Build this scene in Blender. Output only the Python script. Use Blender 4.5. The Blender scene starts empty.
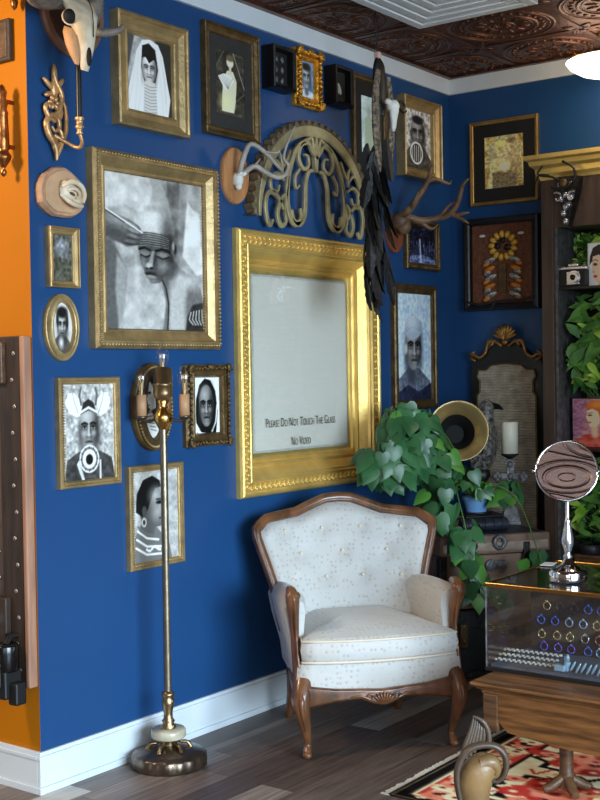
import bpy, math, random
import numpy as np
from mathutils import Vector, Matrix

random.seed(7)
PI = math.pi
R = math.radians
scene = bpy.context.scene
col = scene.collection

# ------------------------------------------------------------------ helpers
def lin(c):
    return tuple((x / 12.92 if x <= .04045 else ((x + .055) / 1.055) ** 2.4) for x in c)

class MB:
    """collects shapes; build() links them as ONE mesh object"""
    def __init__(s):
        s.v = []; s.f = []; s.m = []; s.s = []; s.M = None
    def add(s, vs, fs, mat=0, smooth=False):
        n = len(s.v)
        if s.M is not None:
            vs = [tuple(s.M @ Vector(v)) for v in vs]
        s.v += [tuple(v) for v in vs]
        for f in fs:
            s.f.append(tuple(i + n for i in f)); s.m.append(mat); s.s.append(smooth)
        return s
    def box(s, x0, x1, y0, y1, z0, z1, mat=0):
        v = [(x, y, z) for z in (z0, z1) for y in (y0, y1) for x in (x0, x1)]
        return s.add(v, [(0, 2, 3, 1), (4, 5, 7, 6), (0, 1, 5, 4), (2, 6, 7, 3), (0, 4, 6, 2), (1, 3, 7, 5)], mat)
    def tube(s, path, r, n=8, closed=False, mat=0, smooth=True, flat=1.0):
        P = [Vector(p) for p in path]; k = len(P)
        rr = r if isinstance(r, (list, tuple)) else [r] * k
        if len(rr) != k:
            rr = [float(np.interp(i / (k - 1), np.linspace(0, 1, len(rr)), rr)) for i in range(k)]
        T = []
        for i in range(k):
            a = P[(i - 1) % k] if (closed or i > 0) else P[i]
            b = P[(i + 1) % k] if (closed or i < k - 1) else P[i]
            t = (b - a); T.append(t.normalized() if t.length > 1e-9 else Vector((0, 0, 1)))
        up = Vector((0, 1, 0)) if abs(T[0].y) < .9 else Vector((0, 0, 1))
        u = (up - T[0] * up.dot(T[0])).normalized()
        vs = []
        for i in range(k):
            if i:
                u = (u - T[i] * u.dot(T[i]))
                u = u.normalized() if u.length > 1e-6 else Vector((1, 0, 0))
            w = T[i].cross(u)
            for j in range(n):
                a = 2 * PI * j / n
                vs.append(P[i] + u * (math.cos(a) * rr[i] * flat) + w * (math.sin(a) * rr[i]))
        fs = []
        for i in range(k if closed else k - 1):
            i2 = (i + 1) % k
            for j in range(n):
                j2 = (j + 1) % n
                fs.append((i * n + j, i * n + j2, i2 * n + j2, i2 * n + j))
        s.add(vs, fs, mat, smooth)
        if not closed:
            s.add(vs[:n], [tuple(range(n - 1, -1, -1))], mat); s.add(vs[-n:], [tuple(range(n))], mat)
        return s
    def lathe(s, prof, n=28, c=(0, 0, 0), mat=0, smooth=True, flute=None):
        vs = []; k = len(prof)
        for r, z in prof:
            for j in range(n):
                a = 2 * PI * j / n
                q = r
                if flute and flute[1] <= z <= flute[2]:
                    q = r * (1 + flute[3] * math.cos(flute[0] * a))
                vs.append((c[0] + q * math.cos(a), c[1] + q * math.sin(a), c[2] + z))
        fs = []
        for i in range(k - 1):
            for j in range(n):
                j2 = (j + 1) % n
                fs.append((i * n + j, i * n + j2, (i + 1) * n + j2, (i + 1) * n + j))
        s.add(vs, fs, mat, smooth)
        if prof[0][0] > 1e-5: s.add(vs[:n], [tuple(range(n - 1, -1, -1))], mat)
        if prof[-1][0] > 1e-5: s.add(vs[-n:], [tuple(range(n))], mat)
        return s
    def ell(s, c, r, rot=None, n=10, m=6, mat=0):
        Q = rot if rot is not None else Matrix.Identity(3)
        vs = []; C = Vector(c)
        for i in range(1, m):
            a = PI * i / m
            for j in range(n):
                b = 2 * PI * j / n
                vs.append(C + Q @ Vector((r[0] * math.sin(a) * math.cos(b), r[1] * math.sin(a) * math.sin(b), r[2] * math.cos(a))))
        vs.append(C + Q @ Vector((0, 0, r[2]))); vs.append(C + Q @ Vector((0, 0, -r[2])))
        t = len(vs) - 2; b_ = len(vs) - 1; fs = []
        for j in range(n):
            j2 = (j + 1) % n
            fs.append((t, j, j2)); fs.append((b_, (m - 2) * n + j2, (m - 2) * n + j))
            for i in range(m - 2):
                fs.append((i * n + j, (i + 1) * n + j, (i + 1) * n + j2, i * n + j2))
        return s.add(vs, fs, mat, True)
    def loft(s, rings, mat=0, smooth=True, caps=True):
        n = len(rings[0]); vs = [p for r in rings for p in r]; fs = []
        for i in range(len(rings) - 1):
            for j in range(n):
                j2 = (j + 1) % n
                fs.append((i * n + j, i * n + j2, (i + 1) * n + j2, (i + 1) * n + j))
        s.add(vs, fs, mat, smooth)
        if caps:
            s.add(rings[0], [tuple(range(n - 1, -1, -1))], mat); s.add(rings[-1], [tuple(range(n))], mat)
        return s
    def prism(s, pts, h0, h1, mat=0):
        """outline in local x,z; from y=-h0 to y=-h1 (out of the wall)"""
        n = len(pts)
        vs = [(x, -h0, z) for x, z in pts] + [(x, -h1, z) for x, z in pts]
        fs = [tuple(range(n)), tuple(range(2 * n - 1, n - 1, -1))]
        fs += [(i, n + i, n + (i + 1) % n, (i + 1) % n) for i in range(n)]
        return s.add(vs, fs, mat)
    def ribbon(s, path, w, h0, h1, mat=0):
        """flat band in local x,z following a 2D path, with thickness"""
        k = len(path)
        ww = w if isinstance(w, (list, tuple)) else [w] * k
        if len(ww) != k: ww = [float(np.interp(i / (k - 1), np.linspace(0, 1, len(ww)), ww)) for i in range(k)]
        A = []; B = []
        for i in range(k):
            a = path[max(i - 1, 0)]; b = path[min(i + 1, k - 1)]
            dx, dz = b[0] - a[0], b[1] - a[1]; l = math.hypot(dx, dz) or 1
            nx, nz = -dz / l * ww[i] / 2, dx / l * ww[i] / 2
            A.append((path[i][0] + nx, path[i][1] + nz)); B.append((path[i][0] - nx, path[i][1] - nz))
        rings = []
        for i in range(k):
            rings.append([(A[i][0], -h0, A[i][1]), (A[i][0], -h1 + .2 * (h1 - h0), A[i][1]), (A[i][0] * .85 + B[i][0] * .15, -h1, A[i][1] * .85 + B[i][1] * .15),
                          (B[i][0] * .85 + A[i][0] * .15, -h1, B[i][1] * .85 + A[i][1] * .15), (B[i][0], -h1 + .2 * (h1 - h0), B[i][1]), (B[i][0], -h0, B[i][1])])
        return s.loft(rings, mat, False)
    def sweep_rect(s, w, h, prof, mat=0, flipcap=False):
        k = len(prof); vs = []
        for t, o in prof:
            vs += [(-w / 2 + t, -o, t), (w / 2 - t, -o, t), (w / 2 - t, -o, h - t), (-w / 2 + t, -o, h - t)]
        fs = []
        for i in range(k - 1):
            for j in range(4):
                j2 = (j + 1) % 4
                fs.append((i * 4 + j, i * 4 + j2, (i + 1) * 4 + j2, (i + 1) * 4 + j))
        return s.add(vs, fs, mat)
    def sweep_oval(s, rx, rz, prof, n=48, mat=0, cz=None):
        cz = rz if cz is None else cz
        vs = []
        for t, o in prof:
            for j in range(n):
                a = 2 * PI * j / n
                vs.append(((rx - t) * math.cos(a), -o, cz + (rz - t) * math.sin(a)))
        fs = []
        for i in range(len(prof) - 1):
            for j in range(n):
                j2 = (j + 1) % n
                fs.append((i * n + j, i * n + j2, (i + 1) * n + j2, (i + 1) * n + j))
        return s.add(vs, fs, mat, True)
    def build(s, name, mats, parent=None, bevel=0, loc=None, rotz=None, seg=2, subsurf=0):
        me = bpy.data.meshes.new(name)
        me.from_pydata(s.v, [], s.f)
        if not isinstance(mats, (list, tuple)): mats = [mats]
        for m in mats: me.materials.append(m)
        me.polygons.foreach_set('material_index', s.m)
        me.polygons.foreach_set('use_smooth', s.s)
        me.update()
        o = bpy.data.objects.new(name, me); col.objects.link(o)
        if parent is not None: o.parent = parent
        if loc is not None: o.location = loc
        if rotz is not None: o.rotation_euler = (0, 0, rotz)
        if bevel:
            b = o.modifiers.new('bevel', 'BEVEL'); b.width = bevel; b.segments = seg; b.limit_method = 'ANGLE'; b.angle_limit = R(40)
        if subsurf:
            b = o.modifiers.new('sub', 'SUBSURF'); b.levels = subsurf; b.render_levels = subsurf
        return o

def tag(o, label, cat, group=None, kind=None):
    o['label'] = label; o['category'] = cat
    if group: o['group'] = group
    if kind: o['kind'] = kind
    return o
def thing(name, label, cat, loc=(0, 0, 0), rotz=0, group=None):
    o = bpy.data.objects.new(name, None); col.objects.link(o)
    o.empty_display_size = .05
    o.location = loc; o.rotation_euler = (0, 0, rotz)
    return tag(o, label, cat, group)
def struct(o):
    o['kind'] = 'structure'; return o
def copy_tree(o, parent=None):
    c = o.copy(); col.objects.link(c)
    if parent is not None: c.parent = parent
    for ch in list(o.children): copy_tree(ch, c)
    return c
def rot3(ax, a): return Matrix.Rotation(a, 3, ax)
def spiral(cx, cz, r0, r1, a0, a1, n=22):
    return [(cx + (r0 + (r1 - r0) * i / n) * math.cos(a0 + (a1 - a0) * i / n), cz + (r0 + (r1 - r0) * i / n) * math.sin(a0 + (a1 - a0) * i / n)) for i in range(n + 1)]
def smooth(pts, n=6):
    """Catmull-Rom through the points"""
    P = [Vector(p) for p in pts]; out = []
    for i in range(len(P) - 1):
        p0 = P[max(i - 1, 0)]; p1 = P[i]; p2 = P[i + 1]; p3 = P[min(i + 2, len(P) - 1)]
        for j in range(n):
            t = j / n
            out.append(.5 * ((2 * p1) + (p2 - p0) * t + (2 * p0 - 5 * p1 + 4 * p2 - p3) * t * t + (3 * p1 - p0 - 3 * p2 + p3) * t ** 3))
    out.append(P[-1])
    return [tuple(p) for p in out]

# ------------------------------------------------------------------ materials
def mat(name, c, rough=.5, metal=0.0, var=0.0, vscale=8, bump=0.0, bscale=40, coat=0.0, c2=None, stretch=None, spec=None, trans=0.0, emit=None, estr=0.0):
    m = bpy.data.materials.new(name); m.use_nodes = True
    nt = m.node_tree; N = nt.nodes; L = nt.links
    b = N['Principled BSDF']
    c = lin(c)
    b.inputs['Base Color'].default_value = (*c, 1); b.inputs['Roughness'].default_value = rough; b.inputs['Metallic'].default_value = metal
    if coat: b.inputs['Coat Weight'].default_value = coat; b.inputs['Coat Roughness'].default_value = .05
    if spec is not None: b.inputs['Specular IOR Level'].default_value = spec
    if trans: b.inputs['Transmission Weight'].default_value = trans
    if emit: b.inputs['Emission Color'].default_value = (*lin(emit), 1); b.inputs['Emission Strength'].default_value = estr
    tc = N.new('ShaderNodeTexCoord'); src = tc.outputs['Object']
    if stretch:
        mp = N.new('ShaderNodeMapping'); mp.inputs['Scale'].default_value = stretch; L.new(src, mp.inputs['Vector']); src = mp.outputs['Vector']
    if var or c2:
        n = N.new('ShaderNodeTexNoise'); n.inputs['Scale'].default_value = vscale; n.inputs['Detail'].default_value = 5
        L.new(src, n.inputs['Vector'])
        r = N.new('ShaderNodeValToRGB')
        cb = lin(c2) if c2 else tuple(x * (1 + var) for x in c); ca = c if c2 else tuple(x * (1 - var) for x in c)
        r.color_ramp.elements[0].color = (*ca, 1); r.color_ramp.elements[1].color = (*cb, 1)
        r.color_ramp.elements[0].position = .35; r.color_ramp.elements[1].position = .65
        L.new(n.outputs['Fac'], r.inputs['Fac']); L.new(r.outputs['Color'], b.inputs['Base Color'])
    if bump:
        n2 = N.new('ShaderNodeTexNoise'); n2.inputs['Scale'].default_value = bscale; n2.inputs['Detail'].default_value = 4
        L.new(src, n2.inputs['Vector'])
        bp = N.new('ShaderNodeBump'); bp.inputs['Strength'].default_value = bump; bp.inputs['Distance'].default_value = .01
        L.new(n2.outputs['Fac'], bp.inputs['Height']); L.new(bp.outputs['Normal'], b.inputs['Normal'])
    return m

def glass(name, tint=(1, 1, 1), refl=.12):
    m = bpy.data.materials.new(name); m.use_nodes = True
    nt = m.node_tree; N = nt.nodes; L = nt.links; N.clear()
    out = N.new('ShaderNodeOutputMaterial'); mx = N.new('ShaderNodeMixShader'); t = N.new('ShaderNodeBsdfTransparent'); g = N.new('ShaderNodeBsdfGlossy')
    f = N.new('ShaderNodeLayerWeight'); f.inputs['Blend'].default_value = .5
    pw = N.new('ShaderNodeMath'); pw.operation = 'POWER'; pw.inputs[1].default_value = 5
    mm = N.new('ShaderNodeMath'); mm.operation = 'MULTIPLY_ADD'; mm.inputs[1].default_value = 1.0; mm.inputs[2].default_value = refl; mm.use_clamp = True
    L.new(f.outputs['Facing'], pw.inputs[0])
    t.inputs['Color'].default_value = (*tint, 1); g.inputs['Roughness'].default_value = .02
    L.new(pw.outputs[0], mm.inputs[0]); L.new(mm.outputs[0], mx.inputs[0]); L.new(t.outputs[0], mx.inputs[1]); L.new(g.outputs[0], mx.inputs[2]); L.new(mx.outputs[0], out.inputs['Surface'])
    return m

def picmat(name, rough=.4, coat=.25):
    m = bpy.data.materials.new(name); m.use_nodes = True
    nt = m.node_tree; N = nt.nodes; L = nt.links
    b = N['Principled BSDF']; b.inputs['Roughness'].default_value = rough
    b.inputs['Coat Weight'].default_value = coat; b.inputs['Coat Roughness'].default_value = .08
    a = N.new('ShaderNodeAttribute'); a.attribute_name = 'Col'
    L.new(a.outputs['Color'], b.inputs['Base Color'])
    return m

M = {}
M['gold'] = mat('antique_gold', (.68, .54, .32), .42, .75, .22, 14, .25, 60)
M['gold_bright'] = mat('bright_gold_leaf', (.95, .80, .46), .40, .65, .12, 9, .18, 50)
M['gold_pale'] = mat('pale_gold', (.72, .61, .42), .42, .65, .2, 16, .2, 70)
M['gold_dark'] = mat('dark_bronze_gold', (.42, .33, .2), .45, .6, .3, 20, .4, 60)
M['gold_orange'] = mat('burnished_gilt', (.86, .62, .22), .4, .75, .35, 30, .5, 70)
M['black_wood'] = mat('black_wood', (.07, .06, .06), .4, 0, .3, 10, .1, 30)
M['dark_wood'] = mat('dark_brown_wood', (.20, .145, .11), .5, 0, .4, 5, .2, 20, stretch=(1, 6, 1))
M['cab_wood'] = mat('cabinet_wood', (.30, .225, .18), .5, 0, .3, 5, .15, 20, stretch=(6, 6, .7))
M['chair_wood'] = mat('polished_walnut', (.41, .26, .16), .3, 0, .45, 6, .1, 30, coat=.3, stretch=(3, 3, 1))
M['oak'] = mat('golden_oak', (.52, .34, .18), .42, 0, .1, 4, .15, 20, c2=(.30, .18, .09), stretch=(8, 1.2, 12))
M['oak_dark'] = mat('dark_oak', (.36, .25, .16), .4, 0, .4, 5, .2, 25, stretch=(5, 1, 8))
M['carved'] = mat('carved_wood', (.56, .43, .27), .4, 0, .3, 7, .3, 25, c2=(.38, .27, .16))
M['carved_dark'] = mat('carved_dark_wood', (.30, .24, .19), .4, 0, .3, 7, .3, 25)
M['plaque'] = mat('honey_plaque_wood', (.70, .48, .30), .4, 0, .25, 6, .1, 30, stretch=(6, 1, 1))
M['plaque_dark'] = mat('dark_plaque_wood', (.25, .17, .14), .4, 0, .3, 8, .1, 30)
M['plaque_rim'] = mat('plaque_rim_wood', (.50, .36, .29), .35, 0, .2, 8, .1, 30)
M['copper'] = mat('copper_disc', (.62, .34, .24), .4, .3, .2, 10, .1, 30)
M['rope_bronze'] = mat('ribbed_bronze_edge', (.46, .39, .29), .55, .3, .3, 20, .3, 60)
M['bone'] = mat('old_bone', (.92, .87, .77), .6, 0, .15, 14, .4, 50, c2=(.80, .70, .56))
M['bone_white'] = mat('white_bone', (.9, .88, .84), .6, 0, .1, 14, .4, 50)
M['dark_hole'] = mat('hollow_dark', (.06, .045, .04), .8)
M['horn'] = mat('grey_horn', (.46, .42, .38), .55, 0, .35, 18, .6, 60)
M['antler'] = mat('brown_antler', (.52, .40, .28), .5, 0, .4, 12, .5, 50, c2=(.34, .25, .17))
M['antler_grey'] = mat('grey_antler', (.66, .62, .57), .5, 0, .2, 12, .4, 50)
M['brass'] = mat('polished_brass', (.80, .64, .36), .22, 1.0, .1, 20)
M['brass_old'] = mat('worn_brass', (.60, .50, .36), .3, .9, .2, 14, .1, 40)
M['pole_brass'] = mat('tarnished_pole_brass', (.55, .50, .42), .35, .85, .2, 14, .1, 40)
M['bronze'] = mat('dark_bronze', (.40, .34, .29), .3, .85, .3, 14, .15, 40)
M['onyx'] = mat('cream_onyx', (.74, .70, .60), .25, 0, .15, 20)
M['tan_sleeve'] = mat('tan_candle_sleeve', (.72, .55, .40), .5)
M['chrome'] = mat('chrome', (.86, .86, .87), .08, 1.0)
M['mirror'] = mat('mirror_silver', (.92, .92, .93), .01, 1.0)
M['horn_brass'] = mat('horn_brass', (.72, .62, .42), .38, .7, .12, 10, .1, 30)
M['silver'] = mat('silver_metal', (.78, .78, .8), .25, .9)
M['iron'] = mat('dark_iron', (.22, .21, .2), .4, .7, .4, 30, .5, 80)
M['iron_grey'] = mat('weathered_iron', (.46, .45, .45), .5, .5, .35, 30, .6, 90)
M['black'] = mat('matte_black', (.06, .06, .065), .5)
M['black_shiny'] = mat('shiny_black', (.05, .05, .055), .2)
M['white'] = mat('white_paper', (.92, .92, .92), .6)
M['dark_mat'] = mat('dark_mat_board', (.19, .18, .165), .8, 0, .15, 30)
M['black_mat'] = mat('black_mat_board', (.09, .085, .08), .7, 0, .3, 12)
M['wax_black'] = mat('black_wax', (.09, .085, .085), .35)
M['wax'] = mat('ivory_wax', (.93, .91, .82), .45)
M['feather'] = mat('black_feather', (.085, .068, .062), .55, 0, .4, 30, .3, 90)
M['snake'] = mat('mottled_snakeskin', (.12, .11, .1), .6, 0, .1, 60, .4, 120, c2=(.58, .50, .40))
M['leaf'] = mat('pothos_leaf', (.16, .33, .19), .38, 0, .1, 9, .1, 40, c2=(.24, .43, .25))
M['leaf_light'] = mat('young_pothos_leaf', (.33, .55, .22), .4, 0, .2, 9)
M['vine'] = mat('vine_stem', (.35, .48, .22), .5)
M['fern'] = mat('fern_green', (.17, .38, .15), .55, 0, .1, 12, c2=(.36, .58, .22))
M['fern_lit'] = mat('lit_fern_green', (.50, .72, .20), .55, 0, .1, 12, c2=(.75, .88, .40))  # daylight on the upper foliage put into the leaf colour
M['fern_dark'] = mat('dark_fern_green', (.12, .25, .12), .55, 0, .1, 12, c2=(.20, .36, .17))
M['blue_pot'] = mat('pale_blue_glaze', (.47, .66, .86), .3)
M['trunk'] = mat('worn_trunk_brown', (.58, .45, .37), .6, 0, .1, 7, .4, 30, c2=(.40, .31, .26))
M['trunk_strap'] = mat('trunk_slat', (.60, .52, .45), .6, .1, .3, 12, .3, 40)
M['trunk_dark'] = mat('black_trunk_leather', (.10, .10, .11), .45, 0, .4, 12, .4, 50)
M['leather_blue'] = mat('dark_leather', (.16, .17, .21), .4, 0, .3, 12, .3, 50)
M['velvet_brown'] = mat('brown_velvet', (.44, .26, .17), .9, 0, .3, 60, .4, 90)
M['velvet'] = mat('black_velvet', (.10, .095, .10), .85, 0, .2, 40)
M['shell_gold'] = mat('golden_seed', (.80, .60, .22), .3, 0, .2, 25)
M['shell_orange'] = mat('amber_seed', (.76, .46, .16), .3, 0, .2, 25)
M['shell_white'] = mat('mottled_wing', (.20, .17, .15), .4, 0, .1, 90, 0, 40, c2=(.85, .82, .76))
M['trim_white'] = mat('white_gloss_trim', (.86, .89, .91), .35, 0, .03, 6)
M['bulb'] = glass('bulb_glass', (.97, .97, .95), .10)
M['pane'] = glass('clear_pane', (.99, .995, 1), .03)
M['case_glass'] = glass('case_glass', (.97, .985, .99), .14)
M['filament'] = mat('filament', (.75, .6, .4), .4, .5)
M['linen'] = mat('pale_linen_backing', (.85, .83, .77), .75, 0, .03, 30, stretch=(.4, 1, 9))  # faint horizontal streaks put reflection lines into the colour
M['letter'] = mat('dark_bronze_lettering', (.34, .31, .24), .5)
M['fretwork'] = mat('olive_gilt_fretwork', (.66, .60, .44), .55, .3, .25, 12, .3, 50)
M['lampglass'] = mat('glowing_opal_glass', (.98, .95, .9), .4, emit=(1, .95, .86), estr=3.0)
M['rattan'] = mat('woven_mesh', (.70, .64, .55), .7, 0, .2, 20)
M['picture'] = picmat('glazed_print')
M['painting'] = picmat('painted_board', .5, .2)

def checker_bump(m, scale, strength=.5, dist=.004, dark=.75):
    nt = m.node_tree; N = nt.nodes; L = nt.links; b = N['Principled BSDF']
    tc = N.new('ShaderNodeTexCoord')
    outs = []
    for d in ('X', 'Y', 'Z'):
        w = N.new('ShaderNodeTexWave'); w.wave_type = 'BANDS'; w.bands_direction = d; w.inputs['Scale'].default_value = scale
        L.new(tc.outputs['Object'], w.inputs['Vector']); outs.append(w)
    mm = N.new('ShaderNodeMath'); mm.operation = 'MULTIPLY'; L.new(outs[1].outputs['Fac'], mm.inputs[0]); L.new(outs[2].outputs['Fac'], mm.inputs[1])
    bp = N.new('ShaderNodeBump'); bp.inputs['Strength'].default_value = strength; bp.inputs['Distance'].default_value = dist
    L.new(mm.outputs[0], bp.inputs['Height']); L.new(bp.outputs['Normal'], b.inputs['Normal'])
checker_bump(M['rattan'], 22, 1.0, .012)

def fabric():
    m = mat('cream_dotted_upholstery', (.93, .90, .86), .75)
    nt = m.node_tree; N = nt.nodes; L = nt.links; b = N['Principled BSDF']
    tc = N.new('ShaderNodeTexCoord')
    v = N.new('ShaderNodeTexVoronoi'); v.inputs['Scale'].default_value = 46; v.inputs['Randomness'].default_value = .55
    L.new(tc.outputs['Object'], v.inputs['Vector'])
    r = N.new('ShaderNodeValToRGB'); r.color_ramp.elements[0].position = .12; r.color_ramp.elements[1].position = .36
    r.color_ramp.elements[0].color = (*lin((.71, .675, .63)), 1); r.color_ramp.elements[1].color = (*lin((.785, .775, .755)), 1)
    L.new(v.outputs['Distance'], r.inputs['Fac'])
    n = N.new('ShaderNodeTexNoise'); n.inputs['Scale'].default_value = 5; n.inputs['Detail'].default_value = 3
    L.new(tc.outputs['Object'], n.inputs['Vector'])
    mx = N.new('ShaderNodeMixRGB'); mx.blend_type = 'MULTIPLY'; mx.inputs['Fac'].default_value = .5
    r2 = N.new('ShaderNodeValToRGB'); r2.color_ramp.elements[0].color = (.88, .83, .77, 1); r2.color_ramp.elements[1].color = (1, 1, 1, 1)
    r2.color_ramp.elements[0].position = .3; r2.color_ramp.elements[1].position = .6
    L.new(n.outputs['Fac'], r2.inputs['Fac']); L.new(r.outputs['Color'], mx.inputs[1]); L.new(r2.outputs['Color'], mx.inputs[2])
    L.new(mx.outputs['Color'], b.inputs['Base Color'])
    bp = N.new('ShaderNodeBump'); bp.inputs['Strength'].default_value = .25; bp.inputs['Distance'].default_value = .004
    L.new(v.outputs['Distance'], bp.inputs['Height']); L.new(bp.outputs['Normal'], b.inputs['Normal'])
    b.inputs['Sheen Weight'].default_value = .25
    return m
M['fabric'] = fabric()
M['piping'] = mat('cream_piping', (.86, .80, .72), .7)
M['button'] = mat('cream_button', (.84, .78, .70), .6)

# ------------------------------------------------------------------ flat pictures (prints hanging in their frames)
class Pic:
    def __init__(s, w, h, bg=.5, seed=1, tint=(1, 1, 1)):
        s.contrast = .75; s.gain = 1.12; s.W, s.H = w, h; s.tint = tint; s.rng = np.random.RandomState(seed)
        s.u, s.v = np.meshgrid(np.linspace(0, 1, w), np.linspace(0, 1, h))
        s.c = np.ones((h, w, 3)); s.c *= np.array(bg if isinstance(bg, tuple) else (bg,) * 3)
    def blend(s, m, c, a=1.0):
        c = np.array(c if isinstance(c, tuple) else (c,) * 3)
        k = (np.clip(m, 0, 1) * a)[..., None]; s.c = s.c * (1 - k) + c * k; return s
    def ell(s, cx, cy, rx, ry, c, rot=0, soft=.12, a=1.0):
        x = s.u - cx; y = (s.v - cy); k = s.H / s.W
        y = y * k; ry *= k
        cr, sr = math.cos(rot), math.sin(rot)
        d = np.sqrt(((x * cr + y * sr) / rx) ** 2 + ((-x * sr + y * cr) / ry) ** 2)
        return s.blend((1 + soft - d) / (2 * soft), c, a)
    def _dist(s, pts, close):
        k = s.H / s.W; X, Y = s.u, s.v * k
        P = [(a, b * k) for a, b in pts]; d = np.full(X.shape, 9.); ins = np.zeros(X.shape, bool)
        n = len(P)
        for i in range(n if close else n - 1):
            ax, ay = P[i]; bx, by = P[(i + 1) % n]
            dx, dy = bx - ax, by - ay; L2 = dx * dx + dy * dy + 1e-12
            t = np.clip(((X - ax) * dx + (Y - ay) * dy) / L2, 0, 1)
            d = np.minimum(d, np.hypot(X - ax - t * dx, Y - ay - t * dy))
            if close and abs(dy) > 1e-12:
                cr = ((ay > Y) != (by > Y)) & (X < (bx - ax) * (Y - ay) / dy + ax); ins ^= cr
        return d, ins
    def poly(s, pts, c, soft=.015, a=1.0):
        d, i = s._dist(pts, True); sd = np.where(i, d, -d)
        soft *= .5
        return s.blend(.5 + sd / soft, c, a)
    def line(s, pts, w, c, a=1.0, soft=None):
        d, _ = s._dist(pts, False); soft = soft or w * .5
        return s.blend((w / 2 + soft / 2 - d) / soft, c, a)
    def noise(s, amp, nx, ny=None):
        ny = ny or int(nx * s.H / s.W) + 1
        g = s.rng.rand(ny + 2, nx + 2)
        x = s.u * nx; y = s.v * ny; i = x.astype(int); j = y.astype(int); fx = x - i; fy = y - j
        fx = fx * fx * (3 - 2 * fx); fy = fy * fy * (3 - 2 * fy)
        n = (g[j, i] * (1 - fx) + g[j, i + 1] * fx) * (1 - fy) + (g[j + 1, i] * (1 - fx) + g[j + 1, i + 1] * fx) * fy
        s.c = s.c + (amp * (n - .5) * 2)[..., None]; return s
    def face(s, cx, cy, rx, ry, t=.55, side=1, turn=0.0, k=.75):
        """head with features; side = which cheek is turned from the light"""
        dk = lambda d: max(.03, t - d); lt = lambda d: min(1, t + d)
        s.ell(cx, cy, rx, ry, t, soft=.05)
        s.poly([(cx - rx * .86, cy + ry * .1), (cx + rx * .86, cy + ry * .1), (cx + rx * .55, cy + ry * .86), (cx + rx * .2, cy + ry * 1.03), (cx - rx * .2, cy + ry * 1.03), (cx - rx * .55, cy + ry * .86)], t, .02)
        s.ell(cx + side * rx * .78, cy + ry * .15, rx * .34, ry * .85, dk(.26), soft=.8, a=.85)
        s.ell(cx - side * rx * .90, cy + ry * .3, rx * .22, ry * .7, dk(.16), soft=.8, a=.7)
        s.ell(cx - side * rx * .25, cy - ry * .52, rx * .55, ry * .34, lt(.22), soft=.9, a=.9)
        ox = turn * rx
        for sd in (-1, 1):
            ex = cx + ox + sd * rx * .42
            s.ell(ex, cy - ry * .05, rx * .32, ry * .16, dk(.24), soft=.5, a=.9)
            s.line([(ex - rx * .30, cy - ry * .17), (ex, cy - ry * .24), (ex + rx * .30, cy - ry * .16)], rx * .13, dk(.42), .95)
            s.ell(ex, cy - ry * .01, rx * .20, ry * .055, lt(.20), soft=.4)
            s.ell(ex, cy - ry * .015, rx * .09, ry * .06, .03, soft=.3)
            s.line([(ex - rx * .22, cy - ry * .03), (ex, cy - ry * .075), (ex + rx * .22, cy - ry * .03)], rx * .06, .05, .9)
            s.ell(ex + sd * rx * .05, cy + ry * .22, rx * .22, ry * .12, lt(.16), soft=.9, a=.8)
        s.ell(cx + ox * 1.2, cy + ry * .12, rx * .11, ry * .30, lt(.20), soft=.7, a=.9)
        s.ell(cx + ox * 1.2 + side * rx * .17, cy + ry * .18, rx * .08, ry * .26, dk(.2), soft=.7, a=.8)
        s.ell(cx + ox * 1.2, cy + ry * .37, rx * .26, ry * .055, dk(.26), soft=.6, a=.8)
        s.ell(cx + ox * 1.2, cy + ry * .31, rx * .18, ry * .08, lt(.2), soft=.6, a=.9)
        s.ell(cx + ox, cy + ry * .61, rx * .34, ry * .075, dk(.20), soft=.5, a=.9)
        s.line([(cx + ox - rx * .36, cy + ry * .60), (cx + ox, cy + ry * .585), (cx + ox + rx * .36, cy + ry * .60)], rx * .05, .05, .9)
        s.ell(cx + ox, cy + ry * .69, rx * .28, ry * .05, lt(.14), soft=.7, a=.8)
        s.ell(cx + ox, cy + ry * .88, rx * .28, ry * .10, lt(.16), soft=.9, a=.7)
        return s
    def mesh(s, name, x0, x1, z0, z1, h, m, parent=None, oval=False):
        W, H = s.W, s.H
        if oval:
            s.ov = True
        xs = np.linspace(x0, x1, W); zs = np.linspace(z1, z0, H)
        X, Z = np.meshgrid(xs, zs)
        vs = np.stack([X, np.full_like(X, -h), Z], -1).reshape(-1, 3)
        idx = np.arange(W * H).reshape(H, W)
        q = np.stack([idx[1:, :-1], idx[1:, 1:], idx[:-1, 1:], idx[:-1, :-1]], -1).reshape(-1, 4)
        if oval:
            uc = (s.u[1:, 1:] + s.u[:-1, :-1]) / 2 - .5; vc = (s.v[1:, 1:] + s.v[:-1, :-1]) / 2 - .5
            q = q[((uc * 2) ** 2 + (vc * 2) ** 2 < .97).reshape(-1)]
        me = bpy.data.meshes.new(name)
        me.from_pydata(vs.tolist(), [], q.tolist())
        c = np.clip(s.c, 0, 1); k = s.contrast; c = c * (1 - k) + k * (3 * c * c - 2 * c ** 3); c = np.clip(c * s.gain * np.array(s.tint), 0, 1)
        c = np.where(c <= .04045, c / 12.92, ((c + .055) / 1.055) ** 2.4)
        at = me.attributes.new('Col', 'FLOAT_COLOR', 'POINT')
        full = np.ones((W * H, 4), np.float32); full[:, :3] = c.reshape(-1, 3)
        at.data.foreach_set('color', full.ravel())
        me.materials.append(m); me.update()
        o = bpy.data.objects.new(name, me); col.objects.link(o)
        if parent is not None: o.parent = parent
        return o
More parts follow.
